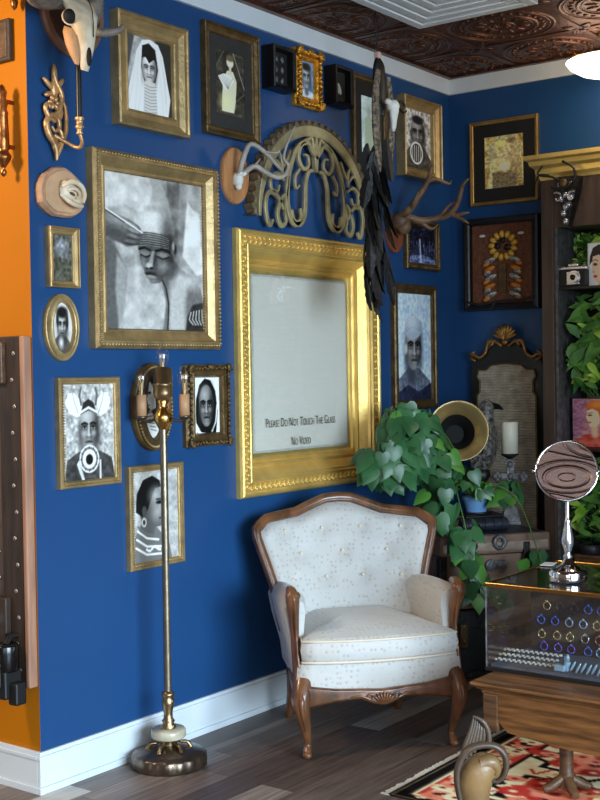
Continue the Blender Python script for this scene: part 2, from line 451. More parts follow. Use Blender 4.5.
# ------------------------------------------------------------------ the setting
H = 3.118
LX = -3.02
def wallmat(name, c, var=.05):
    m = mat(name, c, .42, 0, var, 1.5, .06, 120, spec=.45); return m
M['wall_blue'] = wallmat('navy_wall_paint', (.105, .275, .465))
M['wall_orange'] = wallmat('ochre_wall_paint', (.75, .445, .01)); M['wall_orange'].node_tree.nodes['Principled BSDF'].inputs['Specular IOR Level'].default_value = .2

def plank():
    m = bpy.data.materials.new('dark_plank_floor'); m.use_nodes = True
    nt = m.node_tree; N = nt.nodes; L = nt.links; b = N['Principled BSDF']
    tc = N.new('ShaderNodeTexCoord')
    br = N.new('ShaderNodeTexBrick'); br.offset = .37; br.inputs['Scale'].default_value = 1
    br.inputs['Brick Width'].default_value = 1.25; br.inputs['Row Height'].default_value = .15; br.inputs['Mortar Size'].default_value = .0025
    br.inputs['Color1'].default_value = (0, 0, 0, 1); br.inputs['Color2'].default_value = (1, 1, 1, 1); br.inputs['Mortar'].default_value = (.0, .0, .0, 1)
    L.new(tc.outputs['Object'], br.inputs['Vector'])
    rp = N.new('ShaderNodeValToRGB'); e = rp.color_ramp.elements
    e[0].color = (*lin((.30, .255, .235)), 1); e[1].color = (*lin((.66, .62, .58)), 1); e[0].position = .0; e[1].position = 1
    x = rp.color_ramp.elements.new(.45); x.color = (*lin((.41, .35, .315)), 1)
    x = rp.color_ramp.elements.new(.85); x.color = (*lin((.48, .42, .385)), 1)
    L.new(br.outputs['Color'], rp.inputs['Fac'])
    mp = N.new('ShaderNodeMapping'); mp.inputs['Scale'].default_value = (1.2, 22, 1); L.new(tc.outputs['Object'], mp.inputs['Vector'])
    n = N.new('ShaderNodeTexNoise'); n.inputs['Scale'].default_value = 3; n.inputs['Detail'].default_value = 6; L.new(mp.outputs['Vector'], n.inputs['Vector'])
    r2 = N.new('ShaderNodeValToRGB'); r2.color_ramp.elements[0].color = (.55, .52, .5, 1); r2.color_ramp.elements[1].color = (1.2, 1.15, 1.1, 1)
    r2.color_ramp.elements[0].position = .3; r2.color_ramp.elements[1].position = .7
    L.new(n.outputs['Fac'], r2.inputs['Fac'])
    mx = N.new('ShaderNodeMixRGB'); mx.blend_type = 'MULTIPLY'; mx.inputs['Fac'].default_value = 1
    L.new(rp.outputs['Color'], mx.inputs[1]); L.new(r2.outputs['Color'], mx.inputs[2]); L.new(mx.outputs['Color'], b.inputs['Base Color'])
    b.inputs['Roughness'].default_value = .42
    bp = N.new('ShaderNodeBump'); bp.inputs['Strength'].default_value = .15; bp.inputs['Distance'].default_value = .003
    L.new(n.outputs['Fac'], bp.inputs['Height']); L.new(bp.outputs['Normal'], b.inputs['Normal'])
    return m
M['floor'] = plank()
fl = MB(); fl.box(-9, .2, -7, 3, -.1, 0); struct(fl.build('floor', M['floor']))
for (x0_, x1_, y0_, y1_, cc) in ((-3.35, -2.905, -.135, -.0225, (.74, .72, .69)), (-1.73, -1.10, -.92, -.785, (.47, .42, .385)), (-2.30, -1.62, -.335, -.20, (.43, .37, .33))):
    pk = MB(); pk.box(x0_, x1_, y0_, y1_, -.01, .0006); struct(pk.build('floor', mat('pale_plank', cc, .5, 0, .15, 3, .1, 20, stretch=(1, 14, 1))))
# left wall of the alcove (blue), back wall (blue), the ochre wall that turns the outside corner
HX0, HX1, HZ0, HZ1 = -1.797, -.875, 1.055, 2.031          # recess behind the big gold frame
wl = MB(); wl.box(LX + .0005, HX0, 0, .18, 0, H); wl.box(HX1, .0, 0, .18, 0, H); wl.box(HX0, HX1, 0, .18, 0, HZ0); wl.box(HX0, HX1, 0, .18, HZ1, H); struct(wl.build('wall_left', M['wall_blue']))
wb = MB(); wb.box(0, .15, -4.5, .18, 0, H); struct(wb.build('wall_back', M['wall_blue']))
wf = MB(); wf.box(-8.7, -8.55, -7, 3, 0, H); struct(wf.build('sky_blocking_wall', mat('sky_block_grey', (.60, .60, .60), .7)))  # unseen far wall, added to block sky light reaching the back wall
wr = MB(); wr.box(-1.75, .15, -2.85, -2.70, 0, H); struct(wr.build('light_blocking_wall', mat('light_block_grey', (.30, .31, .33), .7)))  # unseen partition, added and sized to keep window light off the corner
wo = MB(); wo.box(LX, LX + .15, .0005, 3, 0, H); struct(wo.build('wall_side', M['wall_orange']))

def tin():
    m = mat('pressed_copper_tin', (.38, .245, .19), .36, .7, .3, 9, .35, 70)
    return m
M['tin'] = tin()
ce = MB(); ce.box(-9, .2, -7, 3, H, H + .1)
PX, PY, X0, Y0 = .56, .56, -.455, -.425
random.seed(3)
for i in range(-11, 2):
    for j in range(-8, 3):
        cx = X0 + PX * (i + .5); cy = Y0 + PY * (j + .5)
        if cx < -6.6 or cy < -5.4 or cy > 1: continue
        near = (cx > -2.6 and cy > -2.2)
        n = 40 if near else 24
        for rad, tk in ((.245, .010), (.225, .005), (.165, .012), (.145, .005), (.06, .008)):
            ce.tube([(cx + rad * math.cos(2 * PI * k / n), cy + rad * math.sin(2 * PI * k / n), H + .35 * tk) for k in range(n)], tk, 5, True)
        if near:
            for k in range(12):                       # leaf rosette in the medallion and between its rings
                a = 2 * PI * k / 12
                ce.ell((cx + .105 * math.cos(a), cy + .105 * math.sin(a), H), (.032, .011, .008), rot3('Z', a), 6, 4)
                ce.ell((cx + .03 * math.cos(a), cy + .03 * math.sin(a), H), (.02, .006, .007), rot3('Z', a + .5), 6, 4)
            for k in range(28):
                a = 2 * PI * k / 28
                ce.ell((cx + .195 * math.cos(a), cy + .195 * math.sin(a), H), (.013, .013, .008), None, 6, 4)
            for sx in (-1, 1):
                for sy in (-1, 1):
                    for q in (-.35, 0, .35):
                        a = math.atan2(sy, sx) + q
                        ce.ell((cx + sx * .215 + .03 * math.cos(a), cy + sy * .215 + .03 * math.sin(a), H), (.04, .012, .008), rot3('Z', a), 6, 4)
for i in range(-11, 2):
    x = X0 + PX * i
    ce.box(x - .014, x + .014, -5.4, 1.2, H - .006, H)
for j in range(-8, 4):
    y = Y0 + PY * j
    ce.box(-6.6, .1, y - .014, y + .014, H - .006, H)
ce.box(LX - .02, -.02, -.05, -.02, H - .016, H); ce.box(-.05, -.02, -4.5, -.05, H - .016, H)
struct(ce.build('ceiling', M['tin']))
# crown boards and baseboards
c1 = MB(); c1.box(LX - .02, 0, -.02, 0, 3.02, H); struct(c1.build('trim_1', M['trim_white'], bevel=.003))
c2 = MB(); c2.box(-.02, 0, -4.5, -.02, 3.02, H); struct(c2.build('trim_2', M['trim_white'], bevel=.003))
def base(mb, a, b, axis):
    for (t, z0, z1) in ((.022, 0, .025), (.015, .025, .122), (.019, .122, .136), (.013, .136, .1506)):
        if axis == 'L': mb.box(a - t, b, -t, 0, z0, z1)
        elif axis == 'B': mb.box(-t, 0, a, b, z0, z1)
        else: mb.box(LX - t, LX, a - t + .0, b, z0, z1)
b1 = MB(); base(b1, LX, 0, 'L'); struct(b1.build('baseboard_left', M['trim_white'], bevel=.002))
b2 = MB(); base(b2, -4.5, -.022, 'B'); struct(b2.build('baseboard_back', M['trim_white'], bevel=.002))
b3 = MB()
for (t, z0, z1) in ((.022, 0, .025), (.015, .025, .122), (.019, .122, .136), (.013, .136, .1506)):
    b3.box(LX - t, LX, .0005, 3, z0, z1)
struct(b3.build('baseboard_side', M['trim_white'], bevel=.002))
# stepped white air vent in the ceiling
v = thing('ceiling_vent', 'square white stepped air vent set in the copper ceiling', 'air vent', (-1.36, -.75, H))
b = MB(); b.box(-.292, .292, -.292, .292, -.006, 0); b.build('housing', mat('vent_shadow_grey', (.50, .53, .55), .6), v)
for k in range(5):
    a = .30 - .058 * k; w_ = .046; z0_ = -.040 + .004 * k
    b = MB()
    for sg in (-1, 1):
        b.box(-a, a, min(sg * a, sg * (a - w_)), max(sg * a, sg * (a - w_)), z0_, -.006 if k else 0)
        b.box(min(sg * a, sg * (a - w_)), max(sg * a, sg * (a - w_)), -a + w_, a - w_, z0_, -.006 if k else 0)
    b.build('louver', M['trim_white'], v, bevel=.004)

# ------------------------------------------------------------------ framed pictures
def root_on(wall, a0, a1, z0, name, label, cat, group=None):
    mid = (a0 + a1) / 2
    if wall == 'L': return thing(name, label, cat, (mid, -.001, z0), 0, group)
    return thing(name, label, cat, (-.001, mid, z0), -PI / 2, group)

def beads(w, h, t, o, step, r, name, m, parent, rx=None, oval=None, tilt=0.0, n=6, mm=4):
    b = MB()
    if oval:
        per = int(PI * (w + h) / 2 / step)
        for k in range(per):
            a = 2 * PI * k / per
            b.ell(((w / 2 - t) * math.cos(a), -o, h / 2 + (h / 2 - t) * math.sin(a)), (r, r, r), None, n, mm)
    else:
        for (ax, az, bx, bz) in ((-w / 2 + t, t, w / 2 - t, t), (w / 2 - t, t, w / 2 - t, h - t), (w / 2 - t, h - t, -w / 2 + t, h - t), (-w / 2 + t, h - t, -w / 2 + t, t)):
            l = math.hypot(bx - ax, bz - az); k = max(1, int(l / step)); ang = math.atan2(bz - az, bx - ax)
            for i in range(k):
                f = (i + .5) / k
                b.ell((ax + (bx - ax) * f, -o, az + (bz - az) * f), (rx or r, r, r), rot3('Y', -(ang + tilt)), n, mm)
    return b.build(name, m, parent)

FR = 'framed pictures on the blue walls'
def frame(label, wall, a0, a1, z0, z1, prof, m, pic, T, matw=0, matm=None, bead=None, hin=.012, deco=None, name='picture_frame', painting='picture', w_big=False):
    if wall == 'L':                                     # edges seen on the wall plane at the left, on the front lip at the right
        a0 += (.010 if w_big else .023); a1 -= max(0, max(o_ for t_, o_ in prof) - .03)
    w = abs(a1 - a0); h = z1 - z0
    r = root_on(wall, a0, a1, z0, name, label, 'picture frame', FR)
    f = MB(); f.sweep_rect(w, h, prof)
    f.build('moulding', m, r)
    if bead:
        for b_ in (bead if isinstance(bead, list) else [bead]):
            beads(w, h, *b_, r)
    if matw:
        mb = MB(); i = T - .006
        mx, mz = matw if isinstance(matw, tuple) else (matw, matw)
        x0, x1, q0, q1 = -w / 2 + i, w / 2 - i, i, h - i
        X0_, X1_, Q0, Q1 = -w / 2 + T + mx, w / 2 - T - mx, T + mz, h - T - mz
        mb.add([(x0, -hin, q0), (x1, -hin, q0), (x1, -hin, q1), (x0, -hin, q1), (X0_, -hin, Q0), (X1_, -hin, Q0), (X1_, -hin, Q1), (X0_, -hin, Q1),
                (X0_, -hin + .003, Q0), (X1_, -hin + .003, Q0), (X1_, -hin + .003, Q1), (X0_, -hin + .003, Q1)],
               [(i_, (i_ + 1) % 4, 4 + (i_ + 1) % 4, 4 + i_) for i_ in range(4)] + [(4 + i_, 4 + (i_ + 1) % 4, 8 + (i_ + 1) % 4, 8 + i_) for i_ in range(4)])
        mb.build('mat_board', matm, r)
        pic.mesh('photograph', X0_ - .002, X1_ + .002, Q0 - .002, Q1 + .002, hin - .002, M[painting], r)
    else:
        pic.mesh('photograph', -w / 2 + T - .004, w / 2 - T + .004, T - .004, h - T + .004, hin, M[painting], r)
    if deco: deco(r, w, h)
    return r
def P_simple(T, d=.028, hin=.010):
    return [(0, 0), (0, d * .8), (T * .15, d), (T * .4, d), (T * .5, d * .8), (T * .8, d * .75), (T * .95, d * .6), (T, hin)]
def P_deep(T, d=.04, hin=.010):      # scooped: high outer lip falling to the picture
    return [(0, 0), (0, d), (T * .12, d * 1.08), (T * .2, d), (T * .25, d * .8), (T * .55, d * .55), (T * .8, d * .5), (T * .86, d * .62), (T * .94, d * .55), (T, hin)]
def P_out(T, d=.04, hin=.010):       # raised at the inside edge
    return [(0, 0), (0, d * .6), (T * .15, d * .7), (T * .2, d * .6), (T * .7, d), (T * .82, d), (T * .9, d * .8), (T, hin)]
W_ = (1.0, .985, .955)

# 1 veiled woman
p = Pic(110, 130, .62, 1, W_); p.noise(.12, 5).noise(.05, 30)
p.poly([(.62, 0), (1, 0), (1, 1), (.8, 1)], .22, .05)
p.poly([(0, 0), (.2, 0), (.02, .6), (0, .6)], .35, .05)
p.poly([(.12, .55), (.24, .2), (.36, .05), (.52, .02), (.70, .06), (.80, .2), (.88, .5), (.95, .75), (.90, 1), (.08, 1), (0, .9)], .86, .03)
for q in ((.2, .3, .08, .9), (.27, .25, .18, 1), (.33, .5, .25, 1), (.75, .2, .85, .8), (.7, .35, .8, 1), (.82, .4, .86, 1)):
    p.line([(q[0], q[1]), ((q[0] + q[2]) / 2 + .02, (q[1] + q[3]) / 2), (q[2], q[3])], .02, .6, .35, .04)
p.poly([(.36, .12), (.5, .07), (.64, .14), (.69, .4), (.62, .6), (.4, .6), (.33, .4)], .10, .03)
p.face(.5, .40, .15, .19, .66, 1)
p.poly([(.34, .27), (.42, .2), (.6, .2), (.68, .3), (.6, .27), (.5, .33), (.43, .26)], .08, .02)
p.poly([(.40, .57), (.62, .57), (.68, 1), (.36, 1)], .75, .03)
for k in range(9): p.line([(.39, .62 + .042 * k), (.52, .64 + .042 * k), (.65, .62 + .042 * k)], .010, .40, .7)
frame('gold frame with photograph of a woman in a white veil and neck rings', 'L', -2.628, -2.184, 2.462, 2.90, P_deep(.075, .045), M['gold_pale'], p, .072)

# 2 large central portrait
p = Pic(150, 200, .58, 2, W_); p.noise(.10, 4, 3).noise(.06, 14, 4)
p.poly([(.0, 0), (.5, 0), (.42, .25), (.2, .2), (0, .25)], .72, .06)
for x in (.15, .3, .42): p.line([(x + .05, .0), (x, .6), (x - .03, 1)], .05, .75, .5, .08)
p.poly([(.62, 0), (.76, 0), (.74, .4), (.66, .45)], .45, .04)
p.poly([(.84, .12), (.89, .17), (.97, .2), (1, .6), (.93, .62), (.78, .5)], .80, .04)
p.poly([(.22, .6), (.6, .55), (.62, 1), (.16, 1)], .66, .06); p.noise(.08, 16, 20)
p.poly([(.0, .42), (.10, .46), (.20, .6), (.18, .8), (.12, 1), (0, 1)], .40, .05)
p.poly([(.12, .52), (.21, .6), (.19, .85), (.13, 1), (.1, .75)], .58, .05)
# raised arm and hand over the crown of the head
p.poly([(.44, .0), (.56, .0), (.64, .16), (.70, .32), (.68, .46), (.62, .36), (.54, .2)], .60, .03)
p.poly([(.35, .24), (.45, .18), (.58, .20), (.62, .27), (.5, .235), (.40, .27)], .66, .02)
# neck and shoulder
p.poly([(.54, .64), (.68, .52), (.76, .585), (.88, .63), (.97, .71), (1, .80), (1, 1), (.56, 1), (.60, .82)], .46, .04)
p.poly([(.64, .66), (.74, .62), (.84, .66), (.80, .80), (.80, 1), (.62, 1), (.63, .82)], .68, .10)
p.ell(.84, .66, .10, .04, .74, rot=.4, soft=.9, a=.9)
p.poly([(.82, .90), (.88, .82), (1, .80), (1, 1), (.80, 1)], .24, .04)
for k in range(5): p.line([(.86 + .03 * k, .87 - .005 * k), (.84 + .035 * k, .92), (.88 + .03 * k, .955)], .010, .8, .8)
p.line([(.61, 1), (.625, .82), (.60, .72), (.56, .66)], .016, .16, .8)
# head turned down to the left
p.ell(.50, .36, .185, .165, .66, soft=.05)
p.poly([(.318, .36), (.685, .36), (.69, .50), (.64, .60), (.54, .685), (.455, .692), (.40, .645), (.375, .60), (.345, .54), (.325, .45)], .36, .03)
p.ell(.47, .275, .12, .085, .84, soft=1, a=.9); p.ell(.62, .31, .06, .10, .42, soft=.9, a=.8)
p.ell(.645, .48, .06, .14, .20, soft=.9, a=.8)
for k in range(6): p.line([(.325, .372 + .015 * k), (.42, .362 + .015 * k), (.54, .366 + .015 * k), (.66, .385 + .013 * k)], .007, .14, .8); p.line([(.33, .379 + .015 * k), (.42, .369 + .015 * k), (.54, .373 + .015 * k), (.64, .39 + .013 * k)], .006, .56, .7)
p.line([(.335, .475), (.39, .462), (.445, .478)], .018, .10); p.line([(.50, .478), (.57, .462), (.645, .48)], .020, .10)
p.ell(.395, .500, .050, .017, .50, soft=.5); p.ell(.575, .503, .058, .018, .52, soft=.5)
p.line([(.35, .510), (.40, .525), (.445, .510)], .012, .05); p.line([(.515, .513), (.575, .528), (.64, .510)], .012, .05)
p.poly([(.462, .48), (.492, .48), (.475, .55), (.462, .588), (.408, .592), (.398, .575), (.435, .545)], .54, .02)
p.ell(.428, .577, .032, .016, .70, soft=.5); p.ell(.455, .594, .018, .007, .05, soft=.4); p.ell(.41, .596, .012, .006, .08, soft=.4); p.ell(.497, .55, .018, .045, .20, soft=.8, a=.8)
p.ell(.447, .628, .055, .012, .24, soft=.4); p.line([(.395, .634), (.45, .632), (.50, .64)], .009, .04); p.ell(.452, .650, .048, .012, .56, soft=.5); p.ell(.475, .676, .04, .012, .50, soft=.8)
p.ell(.575, .575, .055, .035, .54, soft=.9, a=.9); p.ell(.378, .560, .022, .028, .50, soft=.9)
p.ell(.692, .455, .034, .050, .42, soft=.25); p.ell(.698, .455, .018, .03, .14, soft=.5); p.ell(.685, .44, .010, .03, .6, soft=.6)
# fingers resting on the crown
for q, (x_, y_) in enumerate(((.46, .205), (.53, .20), (.60, .225))): p.ell(x_, y_, .05, .018, .56, rot=.25 * q, soft=.7, a=.6)
# hand with fingers at the left
p.poly([(.0, .235), (.12, .27), (.24, .29), (.34, .33), (.36, .38), (.33, .45), (.22, .47), (.08, .43), (0, .41)], .40, .03)
for q, (x_, y_, a_) in enumerate(((.27, .33, .35), (.29, .365, .25), (.28, .40, .15), (.25, .435, .05))):
    p.ell(x_, y_, .085, .021, .22, rot=a_, soft=.2); p.ell(x_ - .005, y_ - .004, .075, .014, .60 - .05 * q, rot=a_, soft=.5)
p.ell(.12, .31, .12, .05, .58, rot=.3, soft=.8, a=.8); p.ell(.10, .38, .1, .04, .30, rot=.2, soft=.8, a=.7)
p.line([(-.02, .225), (.2, .305), (.37, .37)], .012, .85); p.line([(-.02, .237), (.2, .317)], .008, .15)
p.noise(.03, 50)
big = frame('largest portrait, shaven-headed youth looking down, in beaded antique gold frame', 'L', -2.754, -2.008, 1.603, 2.357,
      [(0, 0), (0, .035), (.01, .048), (.03, .05), (.034, .04), (.04, .035), (.060, .022), (.064, .026), (.071, .026), (.078, .012)], M['gold_pale'], p, .078,
      bead=[(.016, .051, .016, .0065, 'beading', M['gold_pale']), (.075, .016, .012, .004, 'inner_beading', M['gold_dark'])], w_big=True)

# 3 woman with fan, sepia, on dark mat
p = Pic(70, 150, (.25, .24, .21), 3); p.noise(.1, 6).noise(.06, 20)
p.line([(.6, 0), (1, .55)], .02, (.6, .6, .55)); p.line([(.3, .95), (1, .6)], .012, (.5, .5, .46)); p.line([(0, .3), (.3, 0)], .015, (.45, .45, .42))
p.poly([(.25, .45), (.4, .3), (.6, .3), (.72, .45), (.68, .75), (.62, .95), (.2, .95), (.22, .7)], (.78, .76, .66), .04)
p.ell(.5, .17, .12, .08, (.80, .77, .68), soft=.15); p.ell(.5, .10, .13, .05, (.42, .38, .3), soft=.3)
p.line([(.5, .24), (.5, .32)], .09, (.75, .72, .62))
p.poly([(.08, .42), (.28, .36), (.5, .37), (.62, .45), (.48, .56), (.4, .62), (.3, .6)], (.86, .85, .78), .03)
for k in range(7): p.line([(.42, .6), (.10 + .08 * k, .40 - .02 * math.sin(k))], .012, (.55, .53, .47))
p.ell(.35, .8, .2, .12, (.84, .82, .62), soft=.8, a=.7)
frame('dark-matted frame with photograph of a pale woman holding a fan', 'L', -2.106, -1.717, 2.508, 2.976, P_deep(.042, .03), M['gold_dark'], p, .042, (.045, .058), M['dark_mat'],
      bead=(.036, .019, .5, .002, 'sight_edge', M['gold_pale']))

# 4 small baroque frame
p = Pic(50, 80, (.45, .55, .65), 4, (.9, .97, 1.05)); p.noise(.08, 4)
p.poly([(0, .85), (.3, .78), (.7, .78), (1, .85), (1, 1), (0, 1)], .8, .05)
p.line([(.5, .6), (.5, .85)], .26, .40)
p.face(.5, .42, .29, .30, .52, 1)
p.ell(.5, .16, .27, .10, .12, soft=.4)
def baroque(r, w, h, m=M['gold_orange'], sc=1.0, seed=5):
    rnd = random.Random(seed); b = MB()
    for (ax, az, bx, bz) in ((-w / 2, 0, w / 2, 0), (w / 2, 0, w / 2, h), (w / 2, h, -w / 2, h), (-w / 2, h, -w / 2, 0)):
        k = int(math.hypot(bx - ax, bz - az) / (.022 * sc)); ang = math.atan2(bz - az, bx - ax)
        for i in range(k + 1):
            f = i / k; ix = .022 * sc
            x = ax + (bx - ax) * f; z = az + (bz - az) * f
            x -= math.copysign(ix, x) if abs(x) > w / 2 - .001 or 1 else 0
            x = max(-w / 2 + ix * .8, min(w / 2 - ix * .8, x)); z = max(ix * .8, min(h - ix * .8, z))
            b.ell((x, -.036 * (.8 + .2 * sc), z), (.016 * sc, .010 * sc, .008 * sc), rot3('Y', -(ang + rnd.choice((-.8, .8, .3)))), 7, 4)
    for sx in (-1, 1):
        for z in (.028 * sc, h - .028 * sc):
            for q in range(5):
                a = math.atan2((1 if z > h / 2 else -1), sx) + (q - 2) * .42
                b.ell((sx * (w / 2 - .03 * sc) + .014 * sc * math.cos(a), -.042, z + .014 * sc * math.sin(a)), (.024 * sc, .010 * sc, .008 * sc), rot3('Y', -a), 7, 4)
    for q in range(5):
        a = PI / 2 + (q - 2) * .4
        b.ell((.015 * math.cos(a), -.042, h - .025 * sc + .010 * math.sin(a)), (.02 * sc, .010 * sc, .007 * sc), rot3('Y', -a), 7, 4)
    b.build('carved_ornament', m, r)
frame('small ornate gilt frame with a frontal face, between two black boxes', 'L', -1.476, -1.242, 2.728, 2.995, P_out(.052, .034), M['gold_orange'], p, .052, deco=lambda r, w, h: baroque(r, w, h))

# 5 frame half hidden by the hanging feathers
p = Pic(50, 110, (.72, .78, .76), 5); p.noise(.08, 4).noise(.04, 14)
p.poly([(.25, .4), (.5, .3), (.75, .42), (.8, 1), (.2, 1)], (.62, .66, .58), .2); p.ell(.5, .25, .14, .09, (.6, .62, .58), soft=.5)
frame('dark wood frame with faded pale print, behind the hanging feathers', 'L', -1.0, -.667, 2.49, 2.972, P_simple(.03), M['gold_dark'], p, .03, (.055, .07), M['black_mat'])

# 6 bearded man with striped plate
p = Pic(80, 120, .70, 6, W_); p.noise(.15, 14, 18).noise(.15, 24, 30)
p.poly([(.05, .75), (.3, .6), (.75, .6), (1, .8), (1, 1), (0, 1)], .3, .04); p.noise(.10, 20, 26)
p.face(.52, .38, .25, .26, .44, 1)
p.ell(.52, .16, .2, .07, .16, soft=.3)
p.ell(.47, .72, .23, .19, .88, soft=.05); p.ell(.47, .72, .19, .155, .25, soft=.06)
for k in range(5): p.line([(.33 + .07 * k, .60), (.32 + .07 * k, .85)], .022, .75)
frame('deep gold frame with portrait of a man wearing a striped lip plate', 'L', -.576, -.14, 2.515, 2.933, P_deep(.055, .055), M['gold_pale'], p, .055)

# 7 small gold frame near the outside corner
p = Pic(50, 80, (.34, .34, .31), 7); p.contrast = .3; p.noise(.06, 6).noise(.05, 16)
p.ell(.5, .34, .34, .24, (.46, .46, .46), soft=.2); p.ell(.45, .24, .2, .1, (.6, .6, .62), soft=.6)
p.poly([(0, .6), (.3, .5), (.7, .52), (1, .62), (1, 1), (0, 1)], (.33, .33, .28), .1); p.noise(.12, 10, 16)
frame('small plain gold frame with a dark photograph, above the oval frame', 'L', -2.976, -2.806, 1.824, 2.044, P_deep(.027, .03), M['gold_pale'], p, .027)

# 8 lip plate man
p = Pic(100, 130, .64, 8, W_); p.noise(.10, 22, 30).noise(.08, 40, 50)
p.poly([(.02, 1), (.08, .78), (.3, .70), (.7, .70), (.94, .78), (1, 1)], .30, .03); p.noise(.08, 20, 26)
for sx in (-1, 1):
    p.poly([(.5 + sx * .10, .26), (.5 + sx * .16, .17), (.5 + sx * .28, .10), (.5 + sx * .38, .10), (.5 + sx * .43, .20), (.5 + sx * .36, .30), (.5 + sx * .24, .34), (.5 + sx * .16, .34)], .95, .03)
    p.line([(.5 + sx * .20, .30), (.5 + sx * .27, .18), (.5 + sx * .30, .10)], .012, .55); p.line([(.5 + sx * .14, .22), (.5 + sx * .17, .12), (.5 + sx * .14, .05)], .035, .4)
p.line([(.5, .62), (.5, .75)], .22, .3)
p.face(.5, .46, .19, .24, .50, 1)
p.poly([(.34, .32), (.40, .2), (.5, .16), (.6, .2), (.66, .32), (.5, .28)], .22, .03)
p.line([(.34, .30), (.5, .25), (.66, .30)], .035, .85)
p.ell(.5, .78, .19, .145, .82, soft=.05); p.ell(.5, .78, .165, .125, .45, soft=.05); p.ell(.5, .78, .13, .10, .80, soft=.05); p.ell(.5, .785, .07, .055, .12, soft=.1)
for k in range(12):
    a = k * PI / 6; p.line([(.5 + .14 * math.cos(a), .78 + .107 * math.sin(a)), (.5 + .17 * math.cos(a), .78 + .13 * math.sin(a))], .012, .2)
for k in range(10): p.line([(.30 + .035 * k * .3, .80 + .02 * k), (.27 + .01 * k, .83 + .017 * k)], .02, .85)
for k in range(10): p.line([(.72, .80 + .02 * k), (.70, .81 + .02 * k)], .02, .8)
frame('slim beaded gold frame, portrait of a man with round lip plate and horned headdress', 'L', -2.943, -2.61, 1.087, 1.496, P_simple(.027), M['gold_pale'], p, .027,
      bead=(.020, .026, .010, .0038, 'beading', M['gold_pale']))

# 9 profile with bead collar
p = Pic(90, 130, .64, 9, W_); p.noise(.08, 12, 18).noise(.05, 30)
p.poly([(.0, 1), (.05, .72), (.18, .58), (.5, .62), (.78, .8), (.85, 1)], .45, .04)
p.poly([(.12, .40), (.2, .25), (.4, .14), (.58, .18), (.64, .30), (.66, .36), (.72, .44), (.68, .46), (.69, .52), (.66, .55), (.62, .62), (.48, .63), (.45, .75), (.15, .75), (.2, .55)], .40, .02)
p.poly([(.08, .44), (.10, .25), (.24, .10), (.44, .06), (.60, .12), (.62, .19), (.5, .2), (.42, .3), (.34, .42), (.22, .5)], .13, .03)
p.ell(.50, .28, .12, .08, .66, soft=.9, a=.9); p.ell(.54, .46, .11, .08, .62, soft=.9, a=.9); p.ell(.62, .40, .04, .05, .62, soft=.8)
p.ell(.58, .36, .06, .018, .08, soft=.5); p.line([(.52, .325), (.64, .325)], .02, .1); p.line([(.58, .535), (.68, .53)], .02, .12)
p.ell(.26, .44, .05, .06, .36, soft=.2); p.ell(.25, .56, .05, .05, .8, soft=.2); p.ell(.25, .56, .03, .03, .3, soft=.2)
for k in range(7): p.line([(.12 - .01 * k, .60 + .045 * k), (.3, .69 + .045 * k), (.52 + .03 * k, .73 + .04 * k)], .035, .85 if k % 2 else .45, .95, .01)
for k in range(9): p.ell(.3 + .035 * k, .86 + .02 * math.sin(k), .022, .015, .95, soft=.3)
frame('lowest frame, behind the lamp pole, profile portrait with layered bead collar', 'L', -2.592, -2.258, .737, 1.146, P_simple(.027), M['gold_pale'], p, .027,
      bead=(.020, .026, .010, .0038, 'beading', M['gold_pale']))

# 10 veiled dark face in ornate bronze frame
p = Pic(80, 100, .86, 10, W_); p.noise(.05, 6)
p.poly([(.10, .8), (.12, .4), (.25, .14), (.45, .03), (.66, .06), (.84, .25), (.92, .6), (.85, 1), (.15, 1)], .12, .03)
p.poly([(.08, .55), (.12, .8), (.3, .97), (.55, 1), (.2, 1), (.05, .9)], .9, .03); p.line([(.9, .5), (.84, .8), (.7, .96)], .05, .85)
p.face(.5, .50, .27, .36, .42, 1)
def ornate(r, w, h): baroque(r, w, h, M['gold_dark'], .8, 9)
frame('ornate bronze frame right of the lamp, dark face in a veil', 'L', -2.256, -1.957, 1.2, 1.54, P_out(.055, .032), M['gold_dark'], p, .055, deco=ornate)

# 11 dark blue print behind the antlers, pale upright glass reflections painted in
p = Pic(70, 90, (.10, .13, .22), 11); p.noise(.04, 5)
for k in range(16):
    x = .06 + .06 * k; hh = .35 + .35 * p.rng.rand()
    p.line([(x, 1 - hh), (x + .02 * p.rng.randn(), 1)], .012, (.55, .6, .72), .6)
p.poly([(0, .85), (.4, .75), (.8, .8), (1, .9), (1, 1), (0, 1)], (.55, .6, .74), .1, .6); p.noise(.15, 20, 26)
p.line([(.42, .35), (.45, .95)], .05, (.75, .78, .86), .8)
frame('small narrow gold frame with dark blue print, below the antlers', 'L', -.522, -.154, 2.038, 2.30, P_simple(.036), M['gold_dark'], p, .036, hin=.012,
      bead=(.012, .029, .016, .006, 'beading', M['gold_dark']))

